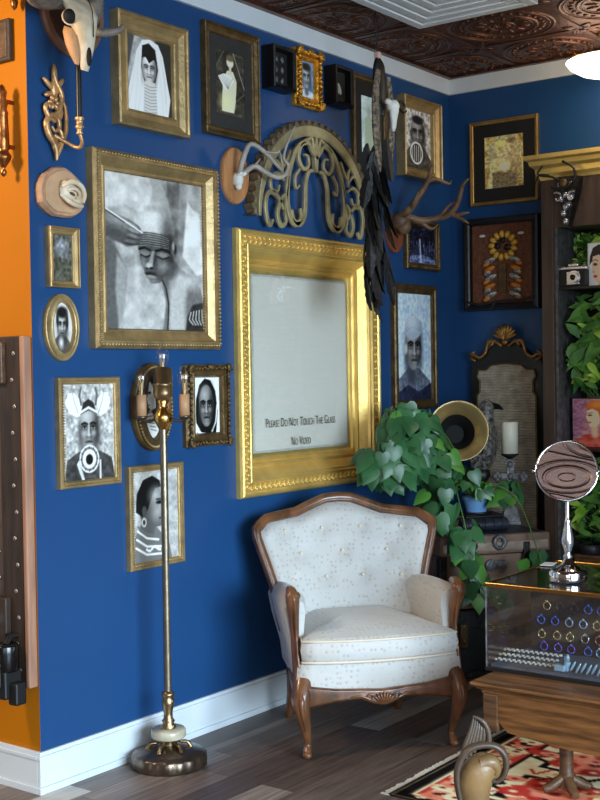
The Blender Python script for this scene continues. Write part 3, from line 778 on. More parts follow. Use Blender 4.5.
# 12 tall portrait
p = Pic(90, 150, (.70, .77, .84), 12); p.noise(.04, 4)
p.poly([(.0, 1), (.03, .80), (.3, .70), (.62, .70), (.95, .82), (1, 1)], (.42, .45, .5), .03)
p.poly([(.0, .93), (.3, .85), (.6, .92), (1, .84), (1, 1), (0, 1)], (.16, .2, .3), .02); p.noise(.10, 26, 40)
p.line([(.38, .6), (.4, .78)], .26, (.30, .32, .36))
p.face(.46, .50, .24, .21, .46, 1, .12)
p.ell(.46, .33, .25, .10, (.62, .66, .70), soft=.08)
for k in range(5): p.line([(.24, .36 - .025 * k), (.45, .31 - .028 * k), (.70, .35 - .02 * k)], .012, (.4, .43, .48))
p.ell(.43, .27, .2, .07, (.80, .83, .86), soft=.6, a=.7)
p.ell(.24, .52, .05, .05, (.7, .7, .68), soft=.3)
frame('tall frame with portrait of a man in a wrapped headcloth, above the plant', 'L', -.657, -.2, 1.299, 1.955, P_simple(.05, .03), M['gold_dark'], p, .05,
      bead=(.03, .026, .5, .003, 'sight_edge', M['gold_pale']))

# oval frames
def oval(label, x0, x1, z0, z1, prof, m, p, T, bead=None):
    x0 += .026; x1 -= max(0, max(o_ for t_, o_ in prof) - .03)
    w, h = x1 - x0, z1 - z0
    r = root_on('L', x0, x1, z0, 'oval_picture_frame', label, 'picture frame', FR)
    f = MB(); f.sweep_oval(w / 2, h / 2, prof); f.build('moulding', m, r)
    if bead: beads(w, h, *bead, r, oval=True)
    p.mesh('photograph', -w / 2 + T - .003, w / 2 - T + .003, T - .003, h - T + .003, .012, M['picture'], r, oval=True)
p = Pic(80, 100, .70, 13, W_); p.noise(.05, 8)
p.poly([(.1, 1), (.15, .75), (.35, .65), (.65, .65), (.85, .78), (.95, 1)], .35, .04)
p.face(.52, .45, .23, .27, .52, 1); p.ell(.52, .20, .25, .11, .14, soft=.3); p.ell(.30, .35, .06, .12, .2, soft=.4); p.ell(.75, .38, .06, .14, .2, soft=.4)
p.ell(.5, .74, .16, .12, .25, soft=.5); p.ell(.46, .80, .1, .1, .75, soft=.7)
oval('small plain oval gold frame with a bearded face, near the outside corner', -2.998, -2.806, 1.556, 1.802, P_out(.034, .03), M['gold_pale'], p, .034)
p = Pic(80, 110, .30, 14, W_); p.noise(.06, 6)
p.poly([(.1, 1), (.2, .68), (.45, .55), (.7, .7), (.9, 1)], .75, .04)
p.poly([(.42, .12), (.6, .06), (.74, .16), (.76, .38), (.68, .52), (.48, .56), (.37, .50), (.34, .42), (.30, .38), (.36, .28)], .72, .03)
p.poly([(.45, .10), (.62, .03), (.8, .14), (.82, .45), (.70, .5), (.66, .25), (.52, .15)], .12, .03)
p.ell(.42, .28, .06, .02, .15, soft=.5); p.line([(.36, .47), (.44, .47)], .02, .2)
for k in range(6): p.line([(.3 + .03 * k, .60 + .05 * k), (.55 + .03 * k, .58 + .06 * k)], .02, .35)
oval('carved oval gold frame directly behind the lamp bulbs, with profile portrait', -2.563, -2.300, 1.20, 1.548, P_out(.05, .045), M['gold_dark'], p, .05, bead=(.016, .034, .014, .006, 'beading', M['gold_pale']))

# back wall pictures
p = Pic(80, 110, (.62, .57, .44), 15); p.contrast = .5; p.gain = 1.45; p.noise(.12, 8).noise(.08, 20)
p.poly([(.1, .2), (.35, 0), (.8, 0), (.95, .3), (.9, .6), (.1, .6)], (.56, .56, .5), .1)
p.ell(.42, .27, .13, .13, (.70, .66, .56), soft=.2); p.ell(.47, .30, .05, .08, (.5, .46, .38), soft=.9, a=.6); p.ell(.40, .26, .05, .02, (.46, .42, .36), soft=.8, a=.7); p.ell(.42, .15, .13, .05, (.85, .8, .5), soft=.4)
p.ell(.70, .22, .11, .11, (.64, .60, .52), soft=.2); p.ell(.74, .25, .05, .07, (.46, .43, .36), soft=.9, a=.6); p.ell(.7, .12, .12, .05, (.4, .36, .3), soft=.4)
p.poly([(.15, .5), (.35, .4), (.5, .42), (.62, .6), (.6, 1), (.1, 1)], (.66, .64, .55), .05); p.poly([(.58, .36), (.8, .33), (.95, .5), (.95, .9), (.62, .9)], (.55, .52, .45), .05)
p.poly([(.2, .7), (.6, .65), (.85, .78), (.8, 1), (.2, 1)], (.42, .40, .36), .08); p.ell(.52, .6, .12, .09, (.8, .78, .7), soft=.5)
p.noise(.10, 26, 34); p.c = p.c * np.array([1.0, .96, .84])
frame('thin gilt frame with sepia picture of two figures, high on the back wall', 'B', -.139, -.545, 2.391, 2.848, P_simple(.022, .024), M['gold'], p, .022, (.066, .068), M['black_mat'])
# ------------------------------------------------------------------ specimen box on the back wall
def boxframe(r, w, h, d, t, m, name='case_frame'):
    f = MB()
    f.sweep_rect(w, h, [(0, 0), (0, d), (t * .3, d + .004), (t * .8, d), (t, d - .006), (t, .006)]); f.build(name, m, r)
r = root_on('B', -.110, -.552, 1.822, 'shadow_box', 'black shadow box with seed-pod flower and insect wings on brown velvet', 'shadow box')
w, h = .442, .498
boxframe(r, w, h, .05, .035, M['black_wood'])
b = MB(); b.box(-w / 2 + .03, w / 2 - .03, -.012, 0, .03, h - .03); b.build('velvet_backing', M['velvet_brown'], r)
b = MB(); b.ribbon([(-w / 2 - .01, .055), (-.12, .03), (0, .045), (.12, .05), (w / 2 - .02, .06)], .012, .05, .056); b.ribbon([(-.03, .045), (-.06, .0)], .014, .05, .057)
b.build('ribbon', M['black'], r)
for k in range(13):
    a = 2 * PI * k / 13 + .2
    s = MB(); s.ell((0, 0, 0), (.023, .014, .015), None, 10, 6)
    o = s.build('seed_pod', M['shell_gold'], r); o.location = (.005 + .068 * math.cos(a), -.022, .345 + .062 * math.sin(a)); o.rotation_euler = (0, -a, 0)
b = MB()
for q in ((-.03, .345), (.03, .335), (.0, .375)): b.ell((q[0], -.02, q[1]), (.02, .01, .018))
b.build('flower_center', M['iron'], r)
b = MB(); b.box(-.02, .022, -.03, -.012, .09, .25); b.build('center_plate', M['gold_dark'], r, bevel=.003)
for k in range(5):
    z = .27 - .047 * k
    for sx in (-1, 1):
        wing = MB(); wing.ell((0, 0, 0), (.040, .012, .015), None, 8, 5)
        o = wing.build('insect_wing', M['shell_white'] if k % 2 == 0 else M['shell_orange'], r); o.location = (sx * (.072 + .006 * (k % 2)), -.022, z); o.rotation_euler = (0, (-.35 if sx < 0 else .35), 0)
    for sx in (-1, 1):
        wing = MB(); wing.ell((0, 0, 0), (.026, .012, .013), None, 8, 5)
        o = wing.build('insect_body', M['shell_orange'] if k % 2 == 0 else M['shell_white'], r); o.location = (sx * (.098 - .008 * (k % 2)), -.022, z - .022); o.rotation_euler = (0, (-.35 if sx < 0 else .35), 0)
b = MB(); b.ell((-.12, -.02, .405), (.02, .006, .008)); b.ell((.11, -.02, .405), (.02, .006, .008)); b.build('white_wing', M['bone_white'], r)

# ------------------------------------------------------------------ two small black boxes
BB = 'small black specimen boxes'
r = root_on('L', -1.671, -1.505, 2.765, 'shadow_box', 'black box with six tiny pinned specimens, left of small gilt frame', 'shadow box', BB)
boxframe(r, .166, .19, .07, .018, M['black_wood'])
b = MB(); b.box(-.07, .07, -.03, 0, .012, .178); b.build('backing', M['black_mat'], r)
for i in range(2):
    for j in range(3):
        s = MB(); s.ell((-.018 + .042 * i, -.034, .048 + .046 * j), (.011, .005, .015), rot3('Y', .3 * (i - j))); s.build('specimen', M['iron_grey'], r)
r = root_on('L', -1.19, -1.045, 2.772, 'shadow_box', 'black box holding one white moth, right of small gilt frame', 'shadow box', BB)
boxframe(r, .15, .185, .07, .018, M['black_wood'])
b = MB(); b.box(-.064, .064, -.03, 0, .012, .172); b.build('backing', M['dark_mat'], r)
s = MB()
for sx, q in ((-1, .5), (1, -.5)):
    s.ell((-.012 + sx * .012, -.036, .085), (.015, .003, .03), rot3('Y', q)); 
s.ell((-.012, -.038, .078), (.004, .004, .02)); s.build('moth', M['bone_white'], r)

# ------------------------------------------------------------------ the big gilt frame with printed glass
w, h = 1.118, 1.172
r = root_on('L', -1.895, -.777, .957, 'picture_frame', 'huge bright gold frame with notice lettered on its glass', 'picture frame')
prof = [(0, 0), (0, .022), (.006, .034), (.014, .038), (.022, .034), (.026, .030), (.064, .030), (.068, .034), (.075, .034), (.080, .024), (.088, .022), (.095, .010), (.125, -.025), (.130, -.020), (.140, -.020), (.146, -.036)]
f = MB(); f.sweep_rect(w, h, prof); f.build('moulding', M['gold_bright'], r)
f = MB(); f.sweep_rect(w, h, [(.146, -.036), (.154, -.031), (.162, -.036), (.166, -.047), (.182, -.050)]); f.build('inner_liner', M['gold_bright'], r)
lf = MB(); T = .044
for (ax, az, bx, bz) in ((-w / 2 + T, T, w / 2 - T, T), (w / 2 - T, T, w / 2 - T, h - T), (w / 2 - T, h - T, -w / 2 + T, h - T), (-w / 2 + T, h - T, -w / 2 + T, T)):
    l = math.hypot(bx - ax, bz - az); k = int(l / .034); ang = math.atan2(bz - az, bx - ax)
    for i in range(k):
        q = (i + .5) / k; x = ax + (bx - ax) * q; z = az + (bz - az) * q
        nx, nz = -math.sin(ang), math.cos(ang)
        lf.ell((x + nx * .006, -.031, z + nz * .006), (.019, .008, .0055), rot3('Y', -(ang + .75)), 7, 4)
        lf.ell((x - nx * .008 + .008 * math.cos(ang), -.031, z - nz * .008 + .008 * math.sin(ang)), (.012, .007, .005), rot3('Y', -(ang - .5)), 7, 4)
lf.build('carved_leaf_band', M['gold_bright'], r)
b = MB(); b.box(-w / 2 + .101, w / 2 - .101, .056, .070, .101, h - .101); b.build('linen_backing', M['linen'], r)
b = MB(); b.box(-w / 2 + .166, w / 2 - .166, .0475, .0492, .166, h - .166); pane = b.build('glass_pane', M['pane'], r)
b = MB(); b.sweep_rect(w - .332, h - .332, [(0, -.0473), (.028, -.0470)]); o = b.build('bevelled_edge', M['case_glass'], pane); o.location = (0, 0, .166)
def text(body, size, x, z, sx, parent, y):
    cu = bpy.data.curves.new('lettering', 'FONT'); cu.body = body; cu.size = size; cu.extrude = .0006; cu.align_x = 'CENTER'; cu.small_caps_scale = .78; cu.offset = -.0004
    for i, ch in enumerate(body): cu.body_format[i].use_small_caps = True
    t = bpy.data.objects.new('lettering', cu); col.objects.link(t)
    bpy.context.view_layer.update()
    me = bpy.data.meshes.new_from_object(t.evaluated_get(bpy.context.evaluated_depsgraph_get()))
    bpy.data.objects.remove(t)
    me.materials.clear(); me.materials.append(M['letter'])
    o = bpy.data.objects.new('lettering', me); col.objects.link(o)
    o.parent = parent; o.location = (x, y, z); o.rotation_euler = (PI / 2, 0, 0); o.scale = (sx, 1, 1)
    return o
text('Please Do Not Touch The Glass', .059, -.012, 1.253 - .957, .66, pane, .0462)
text('No Video', .057, -.020, 1.163 - .957, .66, pane, .0462)

# ------------------------------------------------------------------ arched fretwork panel
r = root_on('L', -1.826, -.836, 2.19, 'arched_fretwork_panel', 'half-round gilded fretwork panel with scrolling openwork above the big frame', 'wall ornament')
r.location.x = -1.331
# outer rim with a corrugated edge
b = MB(); n = 120; rings = []
for i in range(n + 1):
    a = PI * i / n; rr = .480 + .009 * (1 if i % 4 < 2 else -1)
    rings.append([(.452 * math.cos(a), -.004, .462 * math.sin(a)), (rr * math.cos(a), -.004, rr * .975 * math.sin(a)), (rr * math.cos(a), -.052, rr * .975 * math.sin(a)), (.462 * math.cos(a), -.056, .462 * .98 * math.sin(a)), (.452 * math.cos(a), -.050, .452 * math.sin(a))])
b.loft(rings, 0, False); b.build('corrugated_edge', M['rope_bronze'], r)
b = MB()
b.ribbon([(.428 * math.cos(PI * i / 60), .430 * math.sin(PI * i / 60)) for i in range(61)], [.015, .035, .045, .052, .055, .052, .045, .035, .015], .038, .052); b.build('arched_rim', M['fretwork'], r)
FG = M['fretwork']
for sx in (-1, 1):
    b = MB()
    def rb(pts, wd, n=6): b.ribbon([(sx * q[0], q[1]) for q in smooth([(x, z, 0) for x, z in pts], n)], [.66 * q for q in wd], .040, .052)
    rb([(.04, .395), (.14, .34), (.20, .24), (.225, .13), (.215, .03), (.17, -.015), (.125, .015), (.13, .06)], [.02, .035, .04, .04, .045, .045, .03, .02])
    rb([(.215, .20), (.235, .10), (.25, .02)], [.01, .02, .01])
    b.build('inner_arch', FG, r)
    b = MB()
    rb([(.025, .245), (.06, .235), (.085, .18), (.09, .10), (.10, .03), (.135, -.01), (.18, .0), (.195, .05)], [.02, .03, .035, .04, .045, .045, .035, .02])
    rb([(.02, .335), (.06, .365), (.115, .35), (.135, .29), (.10, .245), (.06, .265), (.065, .305), (.095, .31)], [.015, .025, .03, .03, .028, .025, .02, .015])
    rb([(.13, .24), (.165, .20), (.16, .15), (.135, .165)], [.02, .02, .02, .012])
    b.build('center_scroll', FG, r)
    b = MB()
    rb([(.255, .045), (.30, .10), (.36, .11), (.385, .06), (.375, -.01), (.355, -.035), (.335, -.01)], [.02, .03, .035, .035, .035, .03, .02])
    rb([(.25, .175), (.30, .20), (.345, .175), (.34, .125), (.30, .12), (.285, .15)], [.015, .025, .03, .028, .02, .012])
    rb([(.23, .12), (.27, .09), (.30, .02), (.275, -.03), (.24, -.01), (.245, .03)], [.015, .03, .035, .035, .025, .015])
    rb([(.262, .20), (.26, .26), (.285, .30)], [.012, .03, .008]); rb([(.265, .22), (.30, .255), (.335, .245)], [.012, .022, .006]); rb([(.255, .23), (.225, .27), (.20, .315)], [.01, .022, .006])
    b.build('side_scroll', FG, r)
b = MB()
for q in (-2, -1, 0, 1, 2):
    a = PI / 2 + q * .38
    b.ribbon([(0, .30), (.055 * math.cos(a), .30 + .06 * math.sin(a)), (.10 * math.cos(a), .30 + .115 * math.sin(a))], [.008, .024, .004], .040, .054)
b.ribbon([(0, .31), (0, .24)], [.03, .01], .03, .054)
b.build('palmette', FG, r)

# ------------------------------------------------------------------ mounted roe antlers
r = thing('mounted_antlers', 'small pale antlers on an oval honey-coloured wooden plaque', 'mounted antlers', (-1.883, -.001, 2.227))
b = MB()
def ovalslab(mb, rx, rz, cz, d, n=40, m_=0):
    rings = []
    for (s, y) in ((1, 0), (1, d * .6), (.96, d), (.90, d)):
        rings.append([(rx * s * math.cos(2 * PI * i / n), -y, cz + rz * s * math.sin(2 * PI * i / n)) for i in range(n)])
    mb.loft(rings, m_, False)
ovalslab(b, .088, .123, .125, .02); b.build('plaque', M['plaque'], r)
b = MB(); b.ell((-.01, -.035, .105), (.024, .028, .034)); b.ell((-.012, -.04, .08), (.016, .018, .022)); b.ell((-.022, -.055, .13), (.011, .016, .012)); b.ell((.006, -.055, .13), (.011, .016, .012)); b.build('skull_cap', M['bone_white'], r)
for sx, pts, tip in ((-1, [(-.022, -.055, .13), (-.03, -.09, .20), (-.02, -.12, .245), (.035, -.15, .215), (.10, -.16, .17), (.15, -.15, .155), (.17, -.14, .17)], [(.03, -.15, .216), (.06, -.19, .21), (.075, -.20, .22)]),
                     (1, [(.006, -.055, .13), (.05, -.08, .165), (.09, -.11, .14), (.13, -.14, .12), (.175, -.15, .135), (.20, -.15, .18), (.18, -.14, .21), (.21, -.14, .28), (.26, -.145, .36)], [(.05, -.08, .165), (.04, -.12, .19)])):
    b = MB(); k = len(pts); b.tube(smooth(pts, 4), [.013, .012, .011, .010, .008, .006, .003], 8); b.tube(smooth(tip, 3), [.007, .003], 6); b.build('antler', M['antler_grey'], r)

# ------------------------------------------------------------------ stag antlers on copper plaque
r = thing('mounted_antlers', 'large brown branching antlers mounted beside the hanging feathers', 'mounted antlers', (-.60, -.001, 2.10))
b = MB(); ovalslab(b, .075, .10, .11, .02); b.build('plaque', M['copper'], r)
b = MB(); b.ell((.0, -.05, .17), (.05, .05, .045)); b.ell((.0, -.07, .14), (.035, .04, .04)); b.build('skull_cap', M['antler'], r)
def an(pts, rad): b.tube(smooth(pts, 5), rad, 8)
b = MB()
an([(-.02, -.07, .20), (-.03, -.12, .22), (-.01, -.17, .29), (.02, -.20, .36), (.05, -.20, .41), (.07, -.2, .45)], [.022, .02, .017, .015, .011, .004])
an([(.015, -.20, .355), (.06, -.22, .375), (.11, -.25, .36), (.14, -.26, .355), (.16, -.26, .375)], [.013, .011, .009, .006, .003])
an([(-.02, -.12, .22), (-.06, -.17, .25), (-.07, -.2, .30)], [.014, .01, .003])
b.build('antler', M['antler'], r)
b = MB()
an([(.02, -.08, .19), (.07, -.14, .17), (.12, -.21, .185), (.11, -.28, .20), (.10, -.33, .25), (.08, -.37, .33), (.09, -.40, .36)], [.022, .02, .018, .016, .013, .010, .004])
an([(.11, -.28, .20), (.11, -.32, .18), (.11, -.36, .155), (.12, -.38, .14)], [.014, .011, .008, .003])
an([(.11, -.31, .185), (.10, -.36, .19), (.11, -.39, .195)], [.012, .009, .003])
an([(.12, -.21, .185), (.12, -.26, .235), (.13, -.30, .26)], [.012, .009, .003])
an([(.06, -.13, .17), (.10, -.17, .13), (.12, -.20, .15)], [.013, .010, .003])
b.build('antler', M['antler'], r)

# ------------------------------------------------------------------ ram skull on round plaque (top left)
r = thing('mounted_skull', 'horned ram skull on a dark round plaque in the top corner', 'mounted skull', (-2.805, -.001, 2.675))
b = MB(); ovalslab(b, .155, .172, .172, .022); b.build('plaque_rim', M['plaque_rim'], r)
b = MB(); ovalslab(b, .128, .142, .172, .03); b.build('plaque_face', M['plaque_dark'], r)
# skull axis: from brow (up, out of the wall) to the nose tip (down)
SO = Matrix.Translation((-.128, -.01, -.095)); sk = MB(); sk.M = SO
def skring(c, rx, ry, tilt, n=16, pinch=1.0):
    out = []
    for i in range(n):
        a = 2 * PI * i / n
        x = rx * math.cos(a); y = ry * math.sin(a) * (pinch if math.sin(a) > 0 else 1)
        out.append((c[0] + x, c[1] + y * math.cos(tilt), c[2] + y * math.sin(tilt)))
    return out
cs = [((.01, -.10, .285), .03, .02, .9), ((.01, -.12, .28), .062, .05, .85), ((.008, -.15, .25), .070, .06, .7), ((.004, -.175, .205), .070, .055, .55), ((.0, -.19, .165), .052, .05, .5),
      ((-.006, -.20, .12), .040, .045, .45), ((-.012, -.21, .07), .030, .035, .4), ((-.018, -.215, .02), .022, .022, .4), ((-.022, -.217, -.015), .015, .012, .4)]
sk.loft([skring(c, a, b_, t) for c, a, b_, t in cs]); 
for ex, ey, ez in ((-.052, -.185, .170), (.060, -.178, .175)): sk.tube([(ex + .023 * math.cos(k * PI / 8), ey + .016 * math.cos(k * PI / 8) * (1 if ex < 0 else -1) * -1, ez + .027 * math.sin(k * PI / 8)) for k in range(16)], .0045, 6, True)
sk.build('skull', M['bone'], r)
b = MB(); b.M = SO; b.ell((-.060, -.188, .170), (.025, .020, .026), None, 14, 8); b.build('eye_socket', M['dark_hole'], r)
b = MB(); b.M = SO; b.ell((.060, -.174, .175), (.019, .018, .022), None, 14, 8); b.build('eye_socket', M['dark_hole'], r)
b = MB(); b.M = SO; b.loft([skring((x_, y_, z_), a_, b__, .4) for x_, y_, z_, a_, b__ in ((-.045, -.165, .14, .012, .02), (-.050, -.175, .115, .020, .03), (-.050, -.185, .07, .020, .028), (-.046, -.195, .03, .014, .02), (-.042, -.2, .005, .006, .01))]); b.build('cheek_bone', mat('tan_bone', (.78, .58, .40), .6, 0, .2, 14, .4, 50), r)
b = MB(); b.M = SO; b.ell((-.020, -.238, .03), (.010, .010, .034)); b.build('nose_opening', M['dark_hole'], r)
b = MB(); b.M = SO; b.tube([(.012, -.193, .27), (.01, -.226, .2), (.002, -.24, .15), (-.004, -.245, .1)], .0018, 5); b.build('skull_seam', M['dark_hole'], r)
for sx in (-1, 1):
    b = MB(); b.M = SO
    if sx < 0:
        pts = [(-.03, -.13, .250), (-.07, -.12, .250), (-.12, -.13, .235), (-.17, -.15, .222), (-.22, -.17, .225), (-.27, -.18, .25)]; rad = [.038, .044, .044, .038, .028, .014]
    else:
        pts = [(.05, -.13, .285), (.10, -.12, .31), (.15, -.12, .295), (.155, -.14, .24), (.12, -.17, .185), (.08, -.20, .170), (.075, -.24, .158), (.11, -.27, .158), (.15, -.28, .175)]; rad = [.036, .040, .038, .032, .026, .020, .016, .013, .008]
        pts = [(.05, -.13, .285), (.09, -.12, .315), (.14, -.10, .30), (.16, -.08, .25), (.13, -.08, .20), (.10, -.12, .168), (.12, -.17, .155), (.16, -.20, .165), (.18, -.21, .185)]; rad = [.036, .040, .038, .032, .026, .020, .016, .013, .008]
    sp = smooth(pts, 8); rr = [float(np.interp(i / (len(sp) - 1), np.linspace(0, 1, len(rad)), rad)) * (1 + .07 * (1 if i % 2 else -1)) for i in range(len(sp))]
    b.tube(sp, rr, 10); b.build('horn', M['horn'], r)

# ------------------------------------------------------------------ rococo sconce and its black candle
r = thing('candle_sconce', 'gilt rococo wall sconce with one candle arm', 'sconce', (-2.908, -.001, 2.283))
GS = mat('sconce_gilt', (.80, .62, .42), .42, .6, .3, 20, .3, 60)
b = MB()
def sc(pts, rad, y=-.018, n=6): b.tube(smooth([(x, y - .5 * rad_, z) for (x, z), rad_ in zip(pts, [.01] * len(pts))], n), [q * 1.12 for q in rad], 7)
sc([(0, .0), (.0, .03), (-.012, .06), (-.035, .09), (-.045, .13), (-.02, .16), (.01, .15), (.015, .12), (-.005, .105), (-.02, .12)], [.004, .009, .010, .011, .011, .010, .009, .008, .006, .005])
sc([(0, .01), (.02, .05), (.03, .085), (.015, .12)], [.005, .009, .009, .006])
sc([(-.01, .15), (.02, .19), (.03, .24), (.005, .28), (-.005, .31)], [.01, .010, .010, .009, .008])
sc([(-.005, .14), (-.035, .155), (-.048, .185), (-.035, .20), (-.025, .185)], [.009, .009, .008, .007, .005])
sc([(0, .05), (.04, .09), (.05, .14), (.045, .20), (.02, .24)], [.006, .008, .008, .007, .005])
b.ell((.02, -.022, .165), (.014, .009, .03), rot3('Y', .4)); b.ell((-.005, -.022, .06), (.016, .009, .03)); b.build('scroll_body', GS, r)
b = MB()
b.ell((.0, -.02, .305), (.013, .009, .045)); b.ell((-.028, -.02, .27), (.011, .008, .034), rot3('Y', -.9)); b.ell((.024, -.02, .278), (.011, .008, .032), rot3('Y', .7)); b.ell((.0, -.02, .262), (.020, .010, .035)); b.ell((-.03, -.02, .235), (.010, .008, .022), rot3('Y', -1.9))
for k in range(6):
    a = k * PI / 3; b.ell((-.012 + .016 * math.cos(a), -.03, .205 + .016 * math.sin(a)), (.013, .009, .009), rot3('Y', -a))
b.build('leaf_crest', GS, r)
b = MB(); b.tube(smooth([(-.005, -.02, .09), (.035, -.05, .062), (.05, -.085, .045), (.045, -.11, .06), (.029, -.115, .09)], 6), [.008, .007, .007, .007, .006], 8); b.build('candle_arm', GS, r)
b = MB(); b.lathe([(.006, .0), (.014, .004), (.008, .012), (.010, .02), (.017, .028), (.012, .034), (.012, .05), (.018, .056), (.016, .062)], 16, (.029, -.115, .085)); b.build('candle_cup', GS, r)
t = MB(); t.lathe([(.011, 0), (.0105, .16), (.008, .25), (.002, .255)], 14); o = t.build('taper_candle', M['wax_black'], loc=(-2.879, -.116, 2.4305)); tag(o, 'tall black taper candle standing in the gilt wall sconce', 'candle')

# ------------------------------------------------------------------ carved fossil on wood slice
r = thing('mounted_skull', 'small bone animal skull on a round pale wood slice', 'mounted skull', (-2.888, -.001, 2.082))
b = MB(); rnd = random.Random(4); n = 26; rad = [.105 * (1 + .12 * rnd.random()) for _ in range(n)]
b.loft([[(q * s * math.cos(2 * PI * i / n), -y, .086 + q * s * .80 * math.sin(2 * PI * i / n)) for i, q in enumerate(rad)] for s, y in ((1, 0), (1.03, .02), (.96, .034))], 0, False); b.build('wood_bark', mat('bark_tan', (.70, .54, .42), .7, 0, .25, 14, .6, 40), r)
b = MB(); b.loft([[(q * s * math.cos(2 * PI * i / n), -y, .086 + q * s * .80 * math.sin(2 * PI * i / n)) for i, q in enumerate(rad)] for s, y in ((.86, .03), (.84, .040))], 0, False); b.build('wood_face', mat('cut_wood_face', (.78, .62, .47), .7, 0, .1, 14), r)
SB = Matrix.Translation((-.012, .0, .012)) @ Matrix.Diagonal((.78, .8, .85, 1))
b = MB(); b.M = SB
b.ell((.035, -.06, .088), (.062, .030, .048), rot3('Y', .35)); b.ell((.065, -.07, .06), (.036, .026, .034)); b.ell((.01, -.065, .115), (.030, .022, .020), rot3('Y', .5))
b.tube(smooth([(-.02, -.07, .105), (.02, -.095, .128), (.07, -.10, .115), (.10, -.09, .08), (.095, -.085, .045)], 5), [.008, .012, .013, .012, .008], 8)
b.tube(smooth([(-.02, -.06, .075), (.01, -.085, .045), (.05, -.095, .03), (.09, -.09, .03)], 5), [.008, .011, .012, .006], 8)
b.tube(smooth([(.0, -.085, .09), (.03, -.095, .10), (.055, -.10, .09), (.06, -.10, .07), (.04, -.10, .06)], 5), [.006, .009, .009, .008, .005], 8)
b.build('skull', M['bone'], r)
b = MB(); b.M = SB; b.ell((.028, -.088, .078), (.018, .008, .007), rot3('Y', .3)); b.build('eye_socket', mat('bone_shadow', (.40, .28, .2), .8), r)

# ------------------------------------------------------------------ hanging feather strand (hung from the ceiling)
r = thing('hanging_feather_strand', 'black feathers, snakeskin and a tiny white skull hanging on a cord from the ceiling', 'hanging ornament', (-1.275, -.36, 1.78))
b = MB(); b.tube([(-.018, 0, H - 1.78), (-.012, 0, 1.25), (0, 0, 1.17), (.01, 0, .9)], .004, 6); b.build('cord', M['black'], r)
b = MB(); b.box(-.014, .014, -.012, .012, 1.135, 1.165); b.build('bead', mat('pale_bead', (.84, .68, .62), .5), r, bevel=.004)
b = MB(); b.tube(smooth([(0, 0, 1.14), (0, -.005, 1.10), (.01, 0, 1.0), (.02, 0, .88)], 4), [.012, .04, .05, .03], 10, flat=.5); b.build('leather_strip', M['black'], r)
b = MB(); b.tube(smooth([(-.045, -.03, 1.07), (-.070, -.03, .95), (-.070, -.03, .82), (-.055, -.03, .70), (-.03, -.03, .62)], 4), [.018, .025, .027, .024, .012], 10, flat=.5)
b.tube(smooth([(.055, -.02, 1.06), (.078, -.02, .92), (.075, -.02, .78), (.06, -.02, .66)], 4), [.014, .022, .022, .012], 10, flat=.5); b.build('snakeskin', M['snake'], r)
b = MB(); b.ell((.02, -.065, .915), (.034, .03, .030)); b.ell((-.012, -.06, .93), (.02, .016, .014), rot3('Y', .4)); b.ell((.054, -.06, .925), (.022, .014, .012), rot3('Y', -.3))
b.loft([[(.02 + .3 * (.9 - z_) * -.2 + q * math.cos(2 * PI * i / 10), -.07 + q * .8 * math.sin(2 * PI * i / 10), z_) for i in range(10)] for z_, q in ((.91, .028), (.88, .024), (.85, .017), (.82, .014), (.80, .006))]); b.build('tiny_skull', M['bone_white'], r)
b = MB(); b.tube(smooth([(.05, -.06, .935), (.09, -.07, .945), (.11, -.075, .925)], 4), [.008, .007, .003], 6); b.tube(smooth([(.05, -.06, .93), (.10, -.07, .90), (.12, -.075, .91)], 4), [.007, .006, .003], 6); b.build('tiny_horns', M['black'], r)
rnd = random.Random(12)
def feather(L, W):
    fb = MB(); n = 10; A = []; 
    vs = []; fs = []
    for i in range(n + 1):
        t = i / n; wd = W * (math.sin(PI * min(1, t * .93 + .05)) ** .7) * (1 + .18 * (i % 2)); z = -L * t; y = -.25 * L * t * t * .5
        vs += [(-wd, y + .25 * wd, z - wd * .5), (0, y - .003, z), (wd, y + .25 * wd, z - wd * .5), (0, y + .003, z)]
    for i in range(n):
        a = i * 4; c = a + 4
        fs += [(a, a + 1, c + 1, c), (a + 1, a + 2, c + 2, c + 1), (a + 3, a, c, c + 3), (a + 2, a + 3, c + 3, c + 2)]
    fb.add(vs, fs, 0, False)
    return fb
for k in range(46):
    z = .66 - .62 * (k / 45) ** .95
    f = feather(.17 + .10 * rnd.random(), .017 + .012 * rnd.random())
    o = f.build('feather', M['feather'], r)
    sp = .035 + .065 * math.sin(PI * min(1, (.80 - z) / .80)) 
    o.location = (.01 - .08 * (1 - z / .7) + rnd.uniform(-sp, sp), rnd.uniform(-.03, .03), z + .12)
    o.rotation_euler = (rnd.uniform(-.2, .2), rnd.uniform(-.10, .32), rnd.uniform(-1.2, 1.2))
b = MB(); b.tube([(.012, 0, .9), (.015, 0, .1)], .006, 6); b.build('cord', M['black'], r)
# ------------------------------------------------------------------ ochre wall: hanging hardware, plaque and riveted panel
r = root_on('B', .42, .065, 2.635, 'wooden_wall_plaque', 'plain dark brown wooden plaque high on the ochre wall', 'wall plaque')
r.location.x = LX - .001
b = MB(); b.box(-.1775, .1775, -.02, 0, 0, .15); b.build('board', M['dark_wood'], r, bevel=.004)
b = MB(); b.box(-.165, .165, -.024, -.018, .012, .138); b.build('raised_face', M['oak_dark'], r, bevel=.003)
BR = mat('aged_copper_brass', (.62, .40, .22), .3, .9, .3, 20, .2, 50)
t = MB(); t.lathe([(.002, 0), (.010, .008), (.012, .018), (.006, .03), (.010, .036), (.026, .06), (.030, .075), (.022, .085), (.018, .092), (.022, .10), (.021, .15), (.018, .22), (.021, .226), (.016, .24), (.020, .26), (.014, .28), (.018, .30), (.010, .32), (.002, .328)], 18, flute=(9, .095, .22, .05))
